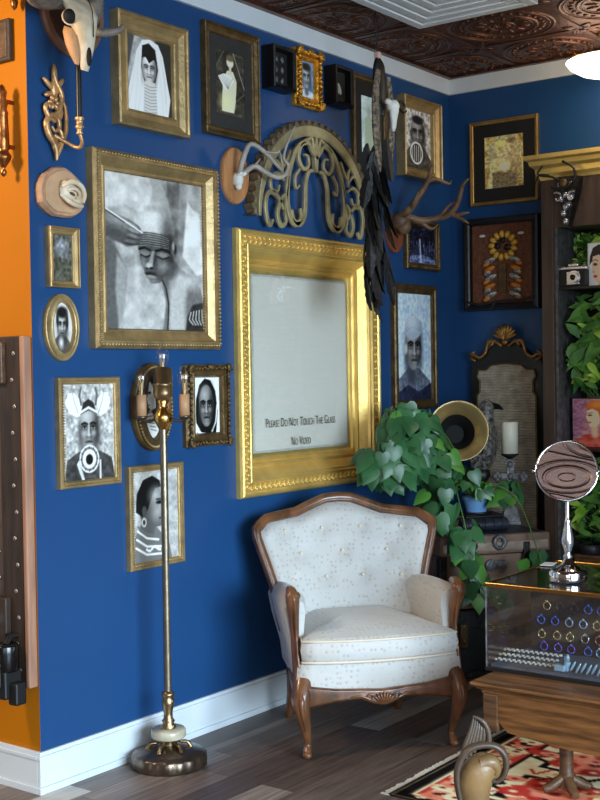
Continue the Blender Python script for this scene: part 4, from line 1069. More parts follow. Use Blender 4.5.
o = t.build('rod', BR, loc=(0, 0, 0)); r = thing('brass_door_pull', 'ornate copper-coloured brass pull hanging on the ochre wall', 'door pull', (LX - .05, .075, 2.215)); o.parent = r
b = MB(); b.tube([(0, 0, .27), (.05, 0, .27)], .008, 8); b.tube([(0, 0, .11), (.05, 0, .11)], .008, 8); b.build('mount', BR, r)
b = MB(); b.lathe([(.002, 0), (.010, .01), (.014, .03), (.008, .045), (.012, .06), (.006, .2)], 14); o = b.build('brass_finial', BR, loc=(LX - .03, .022, 2.80)); tag(o, 'bronze pendant finial at the very top of the ochre wall', 'finial')
b = MB(); b.tube([(0, 0, .15), (.03, 0, .15)], .005, 6); b.build('mount', BR, o)

r = thing('riveted_wooden_panel', 'dark riveted wooden trunk panel hung on the ochre wall at left edge', 'wooden panel', (LX - .001, .003, .385))
PW = 1.262
b = MB(); b.box(-.040, 0, .0, .022, 0, PW); b.build('edge_board', mat('pale_worn_edge', (.66, .48, .38), .55, 0, .2, 6, .2, 30, stretch=(4, 4, .6)), r, bevel=.006)
b = MB(); b.box(-.036, 0, .022, .14, 0, PW); b.build('stile', M['dark_wood'], r, bevel=.004)
b = MB(); b.box(-.026, 0, .14, .62, .01, PW - .01); b.build('planks', mat('grey_worn_planks', (.36, .31, .29), .6, 0, .4, 5, .4, 30, stretch=(4, 4, .6)), r)
RV = mat('rivet_steel', (.66, .62, .58), .35, .8)
for k in range(13):
    b = MB(); b.ell((-.037, .055 + .012 * (k % 2), .06 + k * .095), (.004, .009, .009), None, 10, 5); b.build('rivet', RV, r)
for k in range(12):
    b = MB(); b.ell((-.028, .165, .10 + k * .095), (.004, .007, .007), None, 10, 5); b.build('rivet', RV, r)
b = MB(); b.box(-.056, -.03, .10, .40, PW - .17, PW - .02); b.build('corner_plate', M['oak_dark'], r, bevel=.005)
b = MB(); b.box(-.060, -.03, .10, .40, .14, .32); b.build('corner_plate', M['dark_wood'], r, bevel=.005)
b = MB(); b.ell((-.07, .155, .235), (.016, .018, .022), None, 14, 8); b.build('knob', M['trim_white'], r)
b = MB(); b.ell((-.062, .14, PW - .05), (.006, .014, .014)); b.ell((-.062, .14, PW - .12), (.006, .014, .014)); b.build('knob', RV, r)
r = thing('clamp_device', 'small black clamp-on device with white label below the riveted panel', 'device', (LX - .095, .045, .36))  # camera-like device clamped on; gives no light
b = MB(); b.lathe([(.0, .19), (.045, .19), (.047, .185), (.047, .10), (.044, .095), (.0, .095)], 24, (0, .02, 0)); b.build('body', M['black_shiny'], r)
b = MB(); b.box(-.04, .04, -.02, .05, .0, .10); b.box(-.02, .03, -.055, -.01, -.02, .06); b.box(-.05, .02, .0, .03, .04, .12); b.build('clamp', M['black'], r, bevel=.008)
b = MB(); b.box(-.049, -.044, .0, .04, .115, .165); b.build('label', M['white'], r)
b = MB(); b.tube([(.0, .02, .185), (.03, .03, .21), (.095, .03, .21)], .012, 8); b.build('bracket', M['black'], r)

# ------------------------------------------------------------------ floor lamp
r = thing('floor_lamp', 'tall brass floor lamp with clear bulbs and onyx disc above its base', 'floor lamp', (-2.525, -.165, 0))
b = MB(); b.lathe([(.0, 0), (.142, 0), (.146, .006), (.143, .042), (.136, .052), (.11, .058), (.085, .066), (.05, .078), (.0, .085)], 72, flute=(18, .003, .044, .022)); b.build('base', M['bronze'], r)
b = MB()
for k in range(6):
    a = k * PI / 3 + .3; ca, sa = math.cos(a), math.sin(a)
    b.tube(smooth([(.085 * ca, .085 * sa, .064), (.07 * ca, .07 * sa, .085), (.045 * ca, .045 * sa, .088), (.05 * ca, .05 * sa, .108)], 4), [.008, .007, .006, .008], 6)
b.lathe([(.035, .075), (.03, .09), (.045, .108)], 20); b.build('openwork_collar', M['brass_old'], r)
b = MB(); b.lathe([(0, .106), (.062, .106), (.067, .112), (.067, .136), (.062, .142), (0, .142)], 36); b.build('onyx_disc', M['onyx'], r)
TILT = Matrix.Rotation(R(.75), 4, Vector((.8, .6, 0)).cross(Vector((0, 0, 1))) * -1)
b = MB(); b.M = TILT; b.lathe([(.03, .142), (.032, .152), (.02, .160), (.026, .170), (.018, .180), (.017, .20), (.024, .235), (.026, .25), (.018, .258), (.026, .268), (.026, .276), (.016, .285)], 24); b.build('turned_vase', M['brass_old'], r)
b = MB(); b.M = TILT; b.lathe([(.0145, .28), (.0145, 1.30)], 16); b.build('pole', M['pole_brass'], r)
b = MB(); b.M = TILT; b.lathe([(.016, 1.29), (.022, 1.30), (.03, 1.315), (.038, 1.33), (.034, 1.35), (.022, 1.37), (.016, 1.385), (.024, 1.40), (.016, 1.408)], 24); b.build('hub', M['brass'], r)
b = MB(); b.M = TILT; b.lathe([(.014, 1.40), (.034, 1.412), (.038, 1.43), (.036, 1.455), (.040, 1.458), (.040, 1.468), (.036, 1.47), (.036, 1.525), (.032, 1.525), (.032, 1.43), (.0, 1.425)], 24); b.build('center_cup', M['brass_old'], r)
b = MB(); b.M = TILT; b.lathe([(.0, 1.43), (.026, 1.43), (.026, 1.53), (.0, 1.532)], 20); sock = b.build('socket', M['brass_old'], r)
def bulb(parent, c, s=1.0):
    b = MB(); b.M = TILT; b.lathe([(.012 * s, .0), (.014 * s, .02 * s), (.026 * s, .055 * s), (.029 * s, .08 * s), (.024 * s, .10 * s), (.012 * s, .115 * s), (.0, .12 * s)], 18, c); o = b.build('bulb', M['bulb'], parent)
    f = MB(); f.M = TILT
    for k in range(5):
        a = 2 * PI * k / 5; f.tube([(c[0] + .004 * s * math.cos(a), c[1] + .004 * s * math.sin(a), c[2] + .01), (c[0] + .012 * s * math.cos(a), c[1] + .012 * s * math.sin(a), c[2] + .085 * s)], .0012, 4)
    f.lathe([(.006 * s, 0), (.004 * s, .05 * s)], 8, c); f.build('filament', M['filament'], o)
bulb(r, (0, 0, 1.505), .9)
for k in range(3):
    a = R((-56, 124, 34)[k]); ca, sa = math.cos(a), math.sin(a); q = .083
    b = MB(); b.M = TILT; b.tube(smooth([(.03 * ca, .03 * sa, 1.33), (.055 * ca, .055 * sa, 1.322), (q * ca, q * sa, 1.33), (q * ca, q * sa, 1.345)], 5), .006, 8)
    b.lathe([(.006, 1.325), (.022, 1.335), (.024, 1.342), (.012, 1.346)], 16, (q * ca, q * sa, 0)); arm = b.build('arm', M['bronze'], r)
    b = MB(); b.M = TILT; b.lathe([(0, 1.342), (.0195, 1.342), (.0195, 1.425), (0, 1.425)], 18, (q * ca, q * sa, 0)); b.build('candle_sleeve', M['tan_sleeve'], arm)
    bulb(arm, (q * ca, q * sa, 1.42), .95)

# ------------------------------------------------------------------ armchair
CA = (-1.912, -.726, 0); CR = -R(40.5)
ch = thing('armchair', 'cream tufted armchair with carved walnut frame in the corner', 'armchair', CA, CR)
FB, WD = M['fabric'], M['chair_wood']
def lerp(a, b, t): return a + (b - a) * t
def seat_plan(hwf, hwb, yf, yb, bow, n=40):
    """closed outline; front bowed"""
    P = []
    k = 10
    for i in range(k + 1):
        t = i / k; x = lerp(-hwf, hwf, t); P.append((x, yf - bow * (1 - (2 * t - 1) ** 2)))
    for i in range(1, k): t = i / k; P.append((lerp(hwf, hwb, t), lerp(yf, yb, t)))
    for i in range(k + 1): t = i / k; P.append((lerp(hwb, -hwb, t), yb + .03 * (1 - (2 * t - 1) ** 2)))
    for i in range(1, k): t = i / k; P.append((lerp(-hwb, -hwf, t), lerp(yb, yf, t)))
    return P
def cushion(P, z0, z1, rr, bulge, mb):
    cx = sum(p[0] for p in P) / len(P); cy = sum(p[1] for p in P) / len(P)
    def ring(ins, z):
        out = []
        for x, y in P:
            l = math.hypot(x - cx, y - cy); f = (l - ins) / l; out.append((cx + (x - cx) * f, cy + (y - cy) * f, z))
        return out
    rings = [ring(rr * 1.2, z0)]
    for k in range(1, 6):
        a = PI / 2 * k / 5; rings.append(ring(rr * (1 - math.sin(a)), z0 + rr * (1 - math.cos(a))))
    rings.append(ring(-.006, (z0 + z1) / 2))
    for k in range(0, 6):
        a = PI / 2 * k / 5; rings.append(ring(rr * (1 - math.cos(a)), z1 - rr + rr * math.sin(a)))
    for q in (.05, .09, .13, .165): rings.append(ring(rr + q, z1 + bulge * min(1, q / .165) ** .6))
    mb.loft(rings, 0, True)
b = MB(); cushion(seat_plan(.345, .25, -.035, .50, .03), .245, .372, .02, 0, b); b.build('seat_base', FB, ch)
b = MB(); P = seat_plan(.330, .23, -.05, .50, .045); cushion(P, .368, .468, .032, .03, b); cu = b.build('seat_cushion', FB, ch)
b = MB()
cx, cy = 0, .2
for z, k in ((.373, .985), (.456, .99)):
    b.tube([(cx + (x - cx) * k, cy + (y - cy) * k, z) for x, y in seat_plan(.330, .23, -.05, .50, .045)], .0055, 6, True)
b.build('piping', M['piping'], cu)
ch.scale = (.965, 1, 1)
# back: tufted pad inside the wood frame
def hw(z): return float(np.interp(z, [.40, .50, .60, .70, .80, .86, .90], [.300, .320, .335, .365, .398, .398, .38]))
def crest(u): return float(np.interp(abs(u), [0, .15, .30, .50, .70, .88, 1.0], [.940, .936, .915, .885, .876, .868, .83]))
def back_y(u, z): return .46 + (z - .4) * .26 - .11 * abs(u) ** 2.2
BT = [(x, z) for z, xs in ((.82, (-.27, -.09, .09, .27)), (.72, (-.2, 0, .2)), (.615, (-.25, -.085, .085, .25))) for x in xs]
NU, NV = 56, 44
vs = []; 
def back_pt(i, j, off):
    u = -1 + 2 * i / NU; v = j / NV
    zt = crest(u) - .012; z = .40 + (zt - .40) * v
    x = u * hw(z) * .985
    e = min(1, (1 - abs(u)) / .12) * min(1, (1 - v) / .08)
    d = sum(.022 * math.exp(-((x - bx) ** 2 + (z - bz) ** 2) / .0011) for bx, bz in BT)
    y = back_y(u, z) + off * (max(0, e) ** .5) + (d if off < 0 else 0)
    return (x, y, z)
b = MB()
front = [back_pt(i, j, -.045) for j in range(NV + 1) for i in range(NU + 1)]
b.add(front, [(j * (NU + 1) + i, j * (NU + 1) + i + 1, (j + 1) * (NU + 1) + i + 1, (j + 1) * (NU + 1) + i) for j in range(NV) for i in range(NU)], 0, True)
rear = [back_pt(i, j, .035) for j in range(NV + 1) for i in range(NU + 1)]
b.add(rear, [(j * (NU + 1) + i, (j + 1) * (NU + 1) + i, (j + 1) * (NU + 1) + i + 1, j * (NU + 1) + i + 1) for j in range(NV) for i in range(NU)], 0, True)
bk = b.build('backrest', FB, ch)
for bx, bz in BT:
    u = bx / hw(bz)
    s = MB(); s.ell((bx, back_y(u, bz) - .030, bz), (.009, .006, .009), None, 10, 6); s.build('button', M['button'], bk)
b = MB()
pts = []
for k in range(14): z = .42 + (.80 - .42) * k / 13; pts.append((-hw(z) - .008, back_y(-1, z) + .0, z))
top = []
for k in range(49):
    u = -1 + 2 * k / 48; z = crest(u); top.append((u * (hw(z) + .010) if abs(u) > .86 else u * .405, back_y(u, z), z + .006))
pts = pts + top + [(-x, y, z) for x, y, z in reversed(pts)]
b.tube(pts, .0225, 10, flat=1.0); 
b.tube([(x * .985, y - .016, z - .008) for x, y, z in pts], .008, 6)
b.tube([(x * 1.03, y - .012, z + .010) for x, y, z in pts], .008, 6)
b.build('back_frame', WD, ch)
for sx in (-1, 1):
    # padded arm, closed to the seat
    b = MB(); rings = []
    for k in range(10):
        t = k / 9; y = lerp(.035, .50, t)
        xi = lerp(.285, .255, t); xo = lerp(.385, .345, t) ; zt = lerp(.628, .60, t) + .012 * math.sin(PI * t); zb = .27
        if k == 0: xi += .012; xo -= .012; zt -= .015
        ring = [(xi + .02, y, zb), (xi + .012, y, zb + .12), (xi - .005, y, zt - .06), (xi, y, zt - .025), (xi + .03, y, zt), ((xi + xo) / 2 + .01, y, zt + .006), (xo - .01, y, zt - .008), (xo + .006, y, zt - .045), (xo - .008, y, zt - .12), (xo - .045, y, zb + .08), (xo - .055, y, zb)]
        rings.append([(sx * p_[0], p_[1], p_[2]) for p_ in (ring if sx > 0 else ring[::-1])])
    b.loft(rings, 0, True); b.build('arm_pad', FB, ch)
    b = MB(); path = smooth([(sx * .352, .06, .645), (sx * .356, .005, .640), (sx * .354, -.008, .61), (sx * .346, .014, .55), (sx * .340, .022, .47), (sx * .340, .005, .40), (sx * .338, -.01, .345), (sx * .338, -.02, .29)], 5)
    b.tube(path, [.014, .024, .028, .023, .017, .018, .021, .020], 10, flat=1.15); b.ell((sx * .353, -.012, .630), (.032, .022, .022), None, 12, 8)
    b.tube([(x, y - .030, z) for x, y, z in path[6:-6]], .006, 6)
    b.build('arm_post', WD, ch)
    b = MB(); b.loft([[(sx * (lerp(.350, .262, t) + dx), lerp(-.02, .49, t), z) for dx, z in (((-.02, .245), (.012, .245), (.012, .285), (-.02, .285)) if sx > 0 else ((-.02, .285), (.012, .285), (.012, .245), (-.02, .245)))] for t in (0, .33, .66, 1)], 0, False); b.build('side_rail', WD, ch)
    b = MB(); b.tube(smooth([(sx * .318, -.012, .295), (sx * .334, -.045, .235), (sx * .330, -.055, .18), (sx * .316, -.045, .11), (sx * .306, -.032, .055), (sx * .311, -.045, .022), (sx * .313, -.055, .012)], 6), [.042, .040, .031, .021, .015, .018, .014], 12); b.ell((sx * .312, -.050, .016), (.020, .024, .016)); b.tube(smooth([(sx * .326, -.045, .28), (sx * .340, -.082, .235), (sx * .336, -.086, .18), (sx * .320, -.066, .11)], 5), [.008, .012, .008, .003], 6)
    b.build('leg', WD, ch)
    b = MB(); b.tube(smooth([(sx * .25, .47, .29), (sx * .25, .475, .22), (sx * .252, .49, .12), (sx * .258, .53, .0)], 5), [.030, .028, .022, .018], 8); b.build('leg', WD, ch)
# carved front rail
b = MB(); rings = []
for k in range(41):
    t = k / 40; x = lerp(-.325, .325, t); yy = -.055 - .03 * (1 - (2 * t - 1) ** 2)
    a = abs(2 * t - 1); zb = float(np.interp(a, [0, .12, .3, .6, .85, 1], [.196, .205, .228, .218, .205, .19])); zt = float(np.interp(a, [0, .3, .6, 1], [.258, .264, .268, .285])) 
    rings.append([(x, yy + .03, zb), (x, yy, zb), (x, yy - .006, zb + .012), (x, yy + .002, (zb + zt) / 2), (x, yy - .005, zt - .008), (x, yy, zt), (x, yy + .03, zt)])
b.loft(rings, 0, True)
rail = b.build('front_rail', WD, ch)
b = MB()
for q in range(-3, 4): b.ell((q * .010, -.094, .232 - abs(q) * .002), (.006, .008, .022), rot3('Y', q * .28), 8, 5)
for sx in (-1, 1): b.tube([(sx * x, -.091, z) for x, z in spiral(.052, .232, .016, .004, 0, 4.5, 14)], .005, 6); b.tube(smooth([(sx * .06, -.09, .225), (sx * .10, -.088, .24), (sx * .14, -.085, .236)], 4), [.006, .005, .002], 6)
b.build('carved_shell', WD, rail)

# ------------------------------------------------------------------ two stacked trunks behind the chair
TA = R(-36); TO = (-.440, -.780)     # right front corner
def tr_root(name, label, cat, z): return thing(name, label, cat, (TO[0], TO[1], z), TA)
t = tr_root('black_trunk', 'black trunk on the floor, underneath the brown trunk', 'trunk', .0)
b = MB(); b.box(-.58, .0, .0, .42, .02, .345); b.build('body', M['trunk_dark'], t, bevel=.012)
b = MB(); b.box(-.588, .008, -.008, .428, .25, .268); b.box(-.588, .008, -.008, .428, .02, .045); b.build('edge_band', M['iron'], t, bevel=.003)
for x in (-.47, -.12):
    b = MB(); b.box(x - .02, x + .02, -.02, 0, .17, .28); b.ell((x, -.02, .2), (.014, .012, .02)); b.build('latch', M['gold_dark'], t, bevel=.003)
for x in (-.55, -.03):
    for y in (.03, .39):
        b = MB(); b.lathe([(.018, 0), (.018, .025)], 10, (x, y, 0)); b.build('foot', M['iron'], t)
t = tr_root('brown_trunk', 'worn brown steamer trunk with grey slats, on top of the black trunk', 'trunk', .350)
b = MB(); b.box(-.58, 0, 0, .42, 0, .255); b.build('body', M['trunk'], t, bevel=.008)
b = MB(); b.box(-.585, .005, -.006, .426, .258, .35); lid = b.build('lid', M['trunk'], t, bevel=.01)
b = MB(); b.box(-.57, -.01, -.012, -.004, .275, .315); b.build('slat', M['trunk_strap'], lid, bevel=.003)
b = MB(); b.box(-.56, -.02, .01, .41, .349, .353); b.build('top_leather', M['leather_blue'], lid)
b = MB(); b.box(-.57, -.01, -.008, -.0, .10, .14); b.build('slat', M['trunk_strap'], t, bevel=.003)
for x in (-.575, -.012):
    b = MB(); b.box(x - .015, x + .025 if x < -.3 else x + .015, -.012, .03, .0, .255); b.build('corner_iron', M['iron'], t, bevel=.003)
for x in (-.44, -.13):
    b = MB(); b.box(x - .016, x + .016, -.02, 0, .17, .31); b.tube([(x + .022 * math.cos(q * PI / 6), -.022, .23 + .04 * math.sin(q * PI / 6)) for q in range(12)], .006, 6, True); b.build('hasp', M['iron'], t, bevel=.003)
b = MB(); b.box(-.31, -.235, -.014, 0, .185, .225); b.lathe([(.0, 0), (.03, 0), (.03, .01), (.0, .012)], 18); o = b.build('lock_plate', M['iron_grey'], t, bevel=.003)
for v_ in o.data.vertices[8:]: v_.co = Vector((v_.co.x - .32, -.004 - v_.co.z, v_.co.y + .205))
b = MB(); b.tube([(-.275 + .028 * math.cos(q * PI / 8), -.018, .315 + .028 * math.sin(q * PI / 8)) for q in range(16)], .011, 8, True); b.ell((-.245, -.016, .318), (.02, .008, .01)); b.build('latch_ring', M['iron_grey'], t)

def on_trunk(x, y): 
    c, s = math.cos(TA), math.sin(TA); return (TO[0] + c * x - s * y, TO[1] + s * x + c * y)
# books
ZT = .703
x, y = on_trunk(-.285, .22)
BG = 'dark books stacked under the plant pot'
for i, (hgt, ll, name, m_, dz) in enumerate(((.060, .25, 'thick dark blue leather-bound book under the plant pot, bottom of two', M['leather_blue'], 0), (.020, .21, 'thin black book directly under the blue pot, top of two', M['black'], .0602))):
    o = thing('book', name, 'book', (x, y, ZT + dz), TA + .05 * i, BG)
    b = MB(); b.box(-ll / 2, ll / 2, -.085, .085, 0, .004); b.box(-ll / 2, ll / 2, -.085, .085, hgt - .004, hgt); b.tube([(-ll / 2, -.083, hgt / 2), (ll / 2, -.083, hgt / 2)], hgt / 2, 10)
    if i == 0:
        for q in (-.09, -.05, 0, .05, .09): b.tube([(q - .004, -.086, hgt / 2), (q + .004, -.086, hgt / 2)], hgt / 2 + .002, 10)
    b.build('cover', m_, o)
    b = MB(); b.box(-ll / 2 + .006, ll / 2 - .006, -.08, .078, .004, hgt - .004); b.build('pages', M['linen'], o)
# candle stand with cross, and its candle
x, y = on_trunk(-.048, .31)
t = thing('candle_stand', 'ornate grey iron cross candle stand on the brown trunk', 'candle holder', (x, y, ZT), TA - .4)
b = MB(); b.box(-.05, .05, -.04, .04, 0, .02); b.loft([[(sx * a, sy * a * .75, z) for sx, sy in ((-1, -1), (1, -1), (1, 1), (-1, 1))] for a, z in ((.048, .02), (.042, .05), (.03, .085), (.02, .10))], 0, False); b.build('base', M['iron_grey'], t, bevel=.004)
b = MB()
b.prism([(-.016, .09), (.016, .09), (.026, .15), (.016, .20), (.018, .235), (.062, .228), (.082, .245), (.062, .268), (.018, .262), (.018, .30), (.03, .318), (0, .345), (-.03, .318), (-.018, .30), (-.018, .262), (-.062, .268), (-.082, .245), (-.062, .228), (-.018, .235), (-.016, .20), (-.026, .15)], -.010, .010)
for c in ((.0, .248), (.055, .247), (-.055, .247), (0, .31), (.0, .17), (0, .13), (.078, .247), (-.078, .247), (.065, .262), (-.065, .262), (.065, .232), (-.065, .232)): b.ell((c[0], -.012, c[1]), (.016, .010, .018), None, 8, 5)
for sx in (-1, 1):
    b.tube([(sx * (x_), -.014, z_) for x_, z_ in spiral(.020, .155, .018, .004, -1.2, 3.6, 14)], .004, 6); b.tube([(sx * (x_), -.014, z_) for x_, z_ in spiral(.018, .205, .014, .004, 1.2, -3.4, 14)], .004, 6)
b.build('cross', M['iron_grey'], t, bevel=.002)
b = MB(); b.lathe([(.01, .335), (.03, .35), (.046, .358), (.046, .364), (.0, .365)], 20); b.build('drip_plate', M['iron'], t)
t2 = MB(); t2.lathe([(0, 0), (.0425, 0), (.0425, .158), (.038, .163), (.012, .158), (0, .156)], 28); o = t2.build('pillar_candle', M['wax'], loc=(x, y, ZT + .3655)); tag(o, 'ivory pillar candle standing on the iron cross stand', 'candle')
b = MB(); b.tube([(0, 0, .155), (.001, 0, .172)], .0016, 6); b.build('wick', M['black'], o)
# raven statue behind the candle
x, y = on_trunk(-.165, .36)
t = thing('bird_statue', 'dark patterned raven statue perched behind the pillar candle', 'statue', (x, y, ZT), TA + .5)
RB = mat('black_patterned_raven', (.05, .048, .05), .4, 0, .1, 55, .6, 60, c2=(.52, .49, .46))
b = MB()
def ringz(c, rx, ry, tilt, n=14): return [(c[0] + rx * math.cos(2 * PI * i / n), c[1] + ry * math.sin(2 * PI * i / n) * math.cos(tilt), c[2] + ry * math.sin(2 * PI * i / n) * math.sin(tilt)) for i in range(n)]
b.loft([ringz((0, .03, .27), .02, .02, 0), ringz((0, .02, .32), .048, .05, .1), ringz((0, .01, .40), .066, .065, .15), ringz((0, 0, .48), .062, .060, .2), ringz((0, -.005, .54), .045, .046, .2), ringz((0, -.01, .575), .036, .038, .1), ringz((.004, -.012, .61), .036, .04, 0), ringz((.006, -.012, .635), .024, .026, 0), ringz((.006, -.012, .646), .008, .008, 0)])
b.build('body', RB, t)
b = MB(); b.tube([(.02, -.03, .612), (.06, -.045, .605), (.095, -.05, .590)], [.020, .014, .003], 8); b.build('beak', M['black'], t)
for sx in (-1, 1):
    b = MB(); b.ell((sx * .060, .015, .40), (.018, .05, .12), rot3('X', .15), 10, 8); b.build('wing', RB, t)
b = MB(); b.ell((0, .05, .22), (.035, .015, .09)); b.build('tail', RB, t)
b = MB(); b.lathe([(.0, 0), (.055, 0), (.06, .012), (.03, .03), (.022, .08), (.03, .12), (.02, .16), (.025, .22), (.045, .25), (.04, .28), (0, .29)], 20, (0, .02, 0)); t.location.z += .0; b.build('pedestal', M['iron'], t)
# gramophone horn
x, y = (-.715, -.41)
t = thing('phonograph_horn', 'brass gramophone horn facing out above the plant', 'gramophone', (x, y, ZT))
ax = Vector((-.80, -.58, .16)).normalized(); c0 = Vector((.01, -.02, .500))
prof = [(.0, .138), (.004, .140), (.004, .132), (-.01, .112), (-.04, .090), (-.09, .066), (-.15, .046), (-.20, .036)]
b = MB(); u = ax.cross(Vector((0, 0, 1))).normalized(); w_ = u.cross(ax); n = 40
rings = [[tuple(c0 + ax * a + (u * math.cos(2 * PI * i / n) + w_ * math.sin(2 * PI * i / n)) * q) for i in range(n)] for a, q in [(-.20, .034), (-.15, .046), (-.10, .066), (-.055, .088), (-.016, .117), (.0, .139), (.004, .146), (.004, .150), (-.004, .149), (-.020, .122), (-.06, .092), (-.105, .070), (-.155, .050), (-.2, .038)]]
b.loft(rings[3:], 0, True, False); b.loft(rings[:4], 1, True, False); b.add(rings[1], [tuple(range(n))], 1); b.build('horn_bell', [M['horn_brass'], M['dark_hole']], t)
b = MB(); e = c0 - ax * .20; b.tube(smooth([tuple(c0 - ax * .19), tuple(e - ax * .04), tuple(e - ax * .07 + Vector((0, 0, -.06))), (.05, .14, .2), (.054, .159, .1)], 6), [.036, .034, .03, .024, .018], 14); b.build('horn_neck', M['black'], t)
b = MB(); b.M = Matrix.Rotation(TA, 4, 'Z'); b.box(-.12, .02, .08, .24, 0, .1); b.build('case', M['dark_wood'], t, bevel=.006)

# ------------------------------------------------------------------ pothos in a pale blue pot
px_, py_ = on_trunk(-.285, .22)
pl = thing('pothos_plant', 'leafy pothos trailing from a pale blue pot behind the armchair', 'plant', (px_, py_, ZT + .0805))
b = MB(); b.lathe([(0, 0), (.045, 0), (.05, .006), (.062, .060), (.068, .070), (.068, .082), (.060, .082), (.055, .068), (0, .066)], 28); b.build('pot', M['blue_pot'], pl)
b = MB(); b.lathe([(0, -.002), (.075, -.002), (.082, .008), (.0, .006)], 24); b.build('saucer', M['black'], pl)
b = MB(); b.lathe([(0, .064), (.056, .067), (.0, .075)], 20); b.build('soil', M['dark_hole'], pl)
rnd = random.Random(21)
LF = MB(); LL = MB(); VN = MB()
base = Vector((px_, py_, ZT + .0805))
CAM = Vector((-5.925, -3.352, 1.5))
def leaf(mb, p, d, nrm, L):
    """heart-shaped leaf from stem point p, tip along d, facing nrm"""
    d = d.normalized(); s = d.cross(nrm).normalized(); nn = s.cross(d).normalized()
    out = [(0, 0), (-.10, .20), (-.04, .36), (.12, .44), (.32, .42), (.55, .31), (.78, .15), (1.0, .0)]
    vs = []
    mid = [0, .06, .12, .2, .35, .55, .78, 1.0]
    for (t, w), m in zip(out, mid):
        drop = -.18 * t * t * L
        cup = -.16 * w * L
        vs.append(p + d * (t * L) + s * (w * L) + nn * (drop + abs(w) * L * .22 * -1))
    nL = len(out)
    for (t, w) in out[1:-1]:
        drop = -.18 * t * t * L
        vs.append(p + d * (t * L) - s * (w * L) + nn * (drop - abs(w) * L * .22))
    for t in mid[1:-1]:
        vs.append(p + d * (t * L) + nn * (-.18 * t * t * L))
    k = len(out) - 2
    def Lf(i): return i
    def Rt(i): return nL + i - 1
    def Md(i): return nL + k + i - 1
    fs = [(0, Md(1), Lf(1)), (0, Rt(1), Md(1))]
    for i in range(1, k):
        fs += [(Lf(i), Md(i), Md(i + 1), Lf(i + 1)), (Md(i), Rt(i), Rt(i + 1), Md(i + 1))]
    fs += [(Lf(k), Md(k), nL - 1), (Md(k), Rt(k), nL - 1)]
    mb.add([v - base for v in vs], fs, 0, True)
def put(c, rad, n, L0, L1, light=0.0, droop=1.0, grow=None):
    c = Vector(c); view = (CAM - c).normalized()
    for i in range(n):
        while True:
            q = Vector((rnd.uniform(-1, 1), rnd.uniform(-1, 1), rnd.uniform(-1, 1)))
            if q.length < 1: break
        q = q.normalized() * (q.length ** .35)
        p = c + Vector((q.x * rad[0], q.y * rad[1], q.z * rad[2]))
        nrm = (q * .8 + view * .8 + Vector((0, 0, .5)) + Vector((rnd.uniform(-.4, .4), rnd.uniform(-.4, .4), 0))).normalized()
        d = Vector((q.x * .6 + rnd.uniform(-.5, .5), q.y * .6 + rnd.uniform(-.5, .5), -droop + rnd.uniform(-.3, .5)))
        L = rnd.uniform(L0, L1)
        leaf(LL if rnd.random() < light else LF, p, d, nrm, L)
        if grow is not None:
            g = Vector(grow); mid_ = (g + p) / 2 + Vector((0, 0, .05))
            if i % 3 == 0: VN.tube(smooth([tuple(g - base), tuple(mid_ - base), tuple(p - base)], 4), .0025, 5)
pot = base + Vector((0, 0, .075))
put((-1.00, -.33, 1.19), (.17, .13, .16), 150, .08, .118, .03, 1, pot)
put((-1.13, -.33, 1.09), (.21, .11, .10), 80, .075, .105, .0, .9, pot)
put((-.86, -.40, 1.05), (.13, .10, .10), 46, .07, .10, .12, .9, pot)
put((-1.02, -.50, .90), (.09, .07, .10), 18, .08, .11, .05)
put((-.98, -.62, .74), (.09, .06, .11), 22, .07, .105, .12)
put((-.97, -.66, .55), (.09, .05, .10), 17, .07, .10, .2)
put((-.72, -.50, .99), (.07, .05, .05), 10, .06, .085, .35)
put((-.50, -.60, .90), (.08, .05, .06), 14, .06, .09, .45)
put((-.63, -.52, .93), (.05, .03, .025), 9, .05, .07, .5)
for pts in ([tuple(pot), (-.85, -.50, .95), (-1.0, -.62, .80), (-1.0, -.68, .55), (-.92, -.72, .42)], [tuple(pot), (-.62, -.6, .93), (-.55, -.68, .84), (-.60, -.80, .62), (-.66, -.86, .54)], [tuple(pot), (-.8, -.36, 1.05), (-.95, -.3, 1.25)], [tuple(pot), (-.9, -.36, 1.0), (-1.15, -.32, 1.05)]):
    VN.tube(smooth([tuple(Vector(q) - base) for q in pts], 8), .0032, 6)
for p, d in (((-.60, -.80, .62), (.1, 0, -1)), ((-.66, -.86, .54), (-.4, -.1, -.6)), ((-.75, -.82, .56), (-.6, 0, .3)), ((-.9, -.74, .47), (0, -.1, -1)), ((-.85, -.75, .42), (-.2, 0, -1))):
    leaf(LF if d[2] < -.7 else LL, Vector(p), Vector(d), Vector((-.8, -.5, .3)), .10)
LF.build('leaves', M['leaf'], pl); LL.build('young_leaves', M['leaf_light'], pl); VN.build('vines', M['vine'], pl)

# ------------------------------------------------------------------ tall panel with gilt crest on the back wall
t = thing('panel_screen', 'tall black upright panel with woven mesh and gilt shell crest', 'screen', (-.012, -.360, 0), -PI / 2)
b = MB()
SH = [(-.215, 0), (.215, 0), (.215, 1.52), (.195, 1.56), (.15, 1.575), (.11, 1.61), (.06, 1.64), (0, 1.65), (-.06, 1.64), (-.11, 1.61), (-.15, 1.575), (-.195, 1.56), (-.215, 1.52)]
b.prism(SH, .0, .035); b.build('frame', M['black_wood'], t, bevel=.004)
inn = [(-.175, .30), (.175, .30), (.175, 1.36), (.158, 1.38), (.158, 1.44), (.175, 1.46), (.165, 1.50), (.12, 1.50), (.09, 1.525), (0, 1.535), (-.09, 1.525), (-.12, 1.50), (-.165, 1.50), (-.175, 1.46), (-.158, 1.44), (-.158, 1.38), (-.175, 1.36)]
b = MB(); b.prism(inn, .03, .040); b.build('woven_mesh', M['rattan'], t)
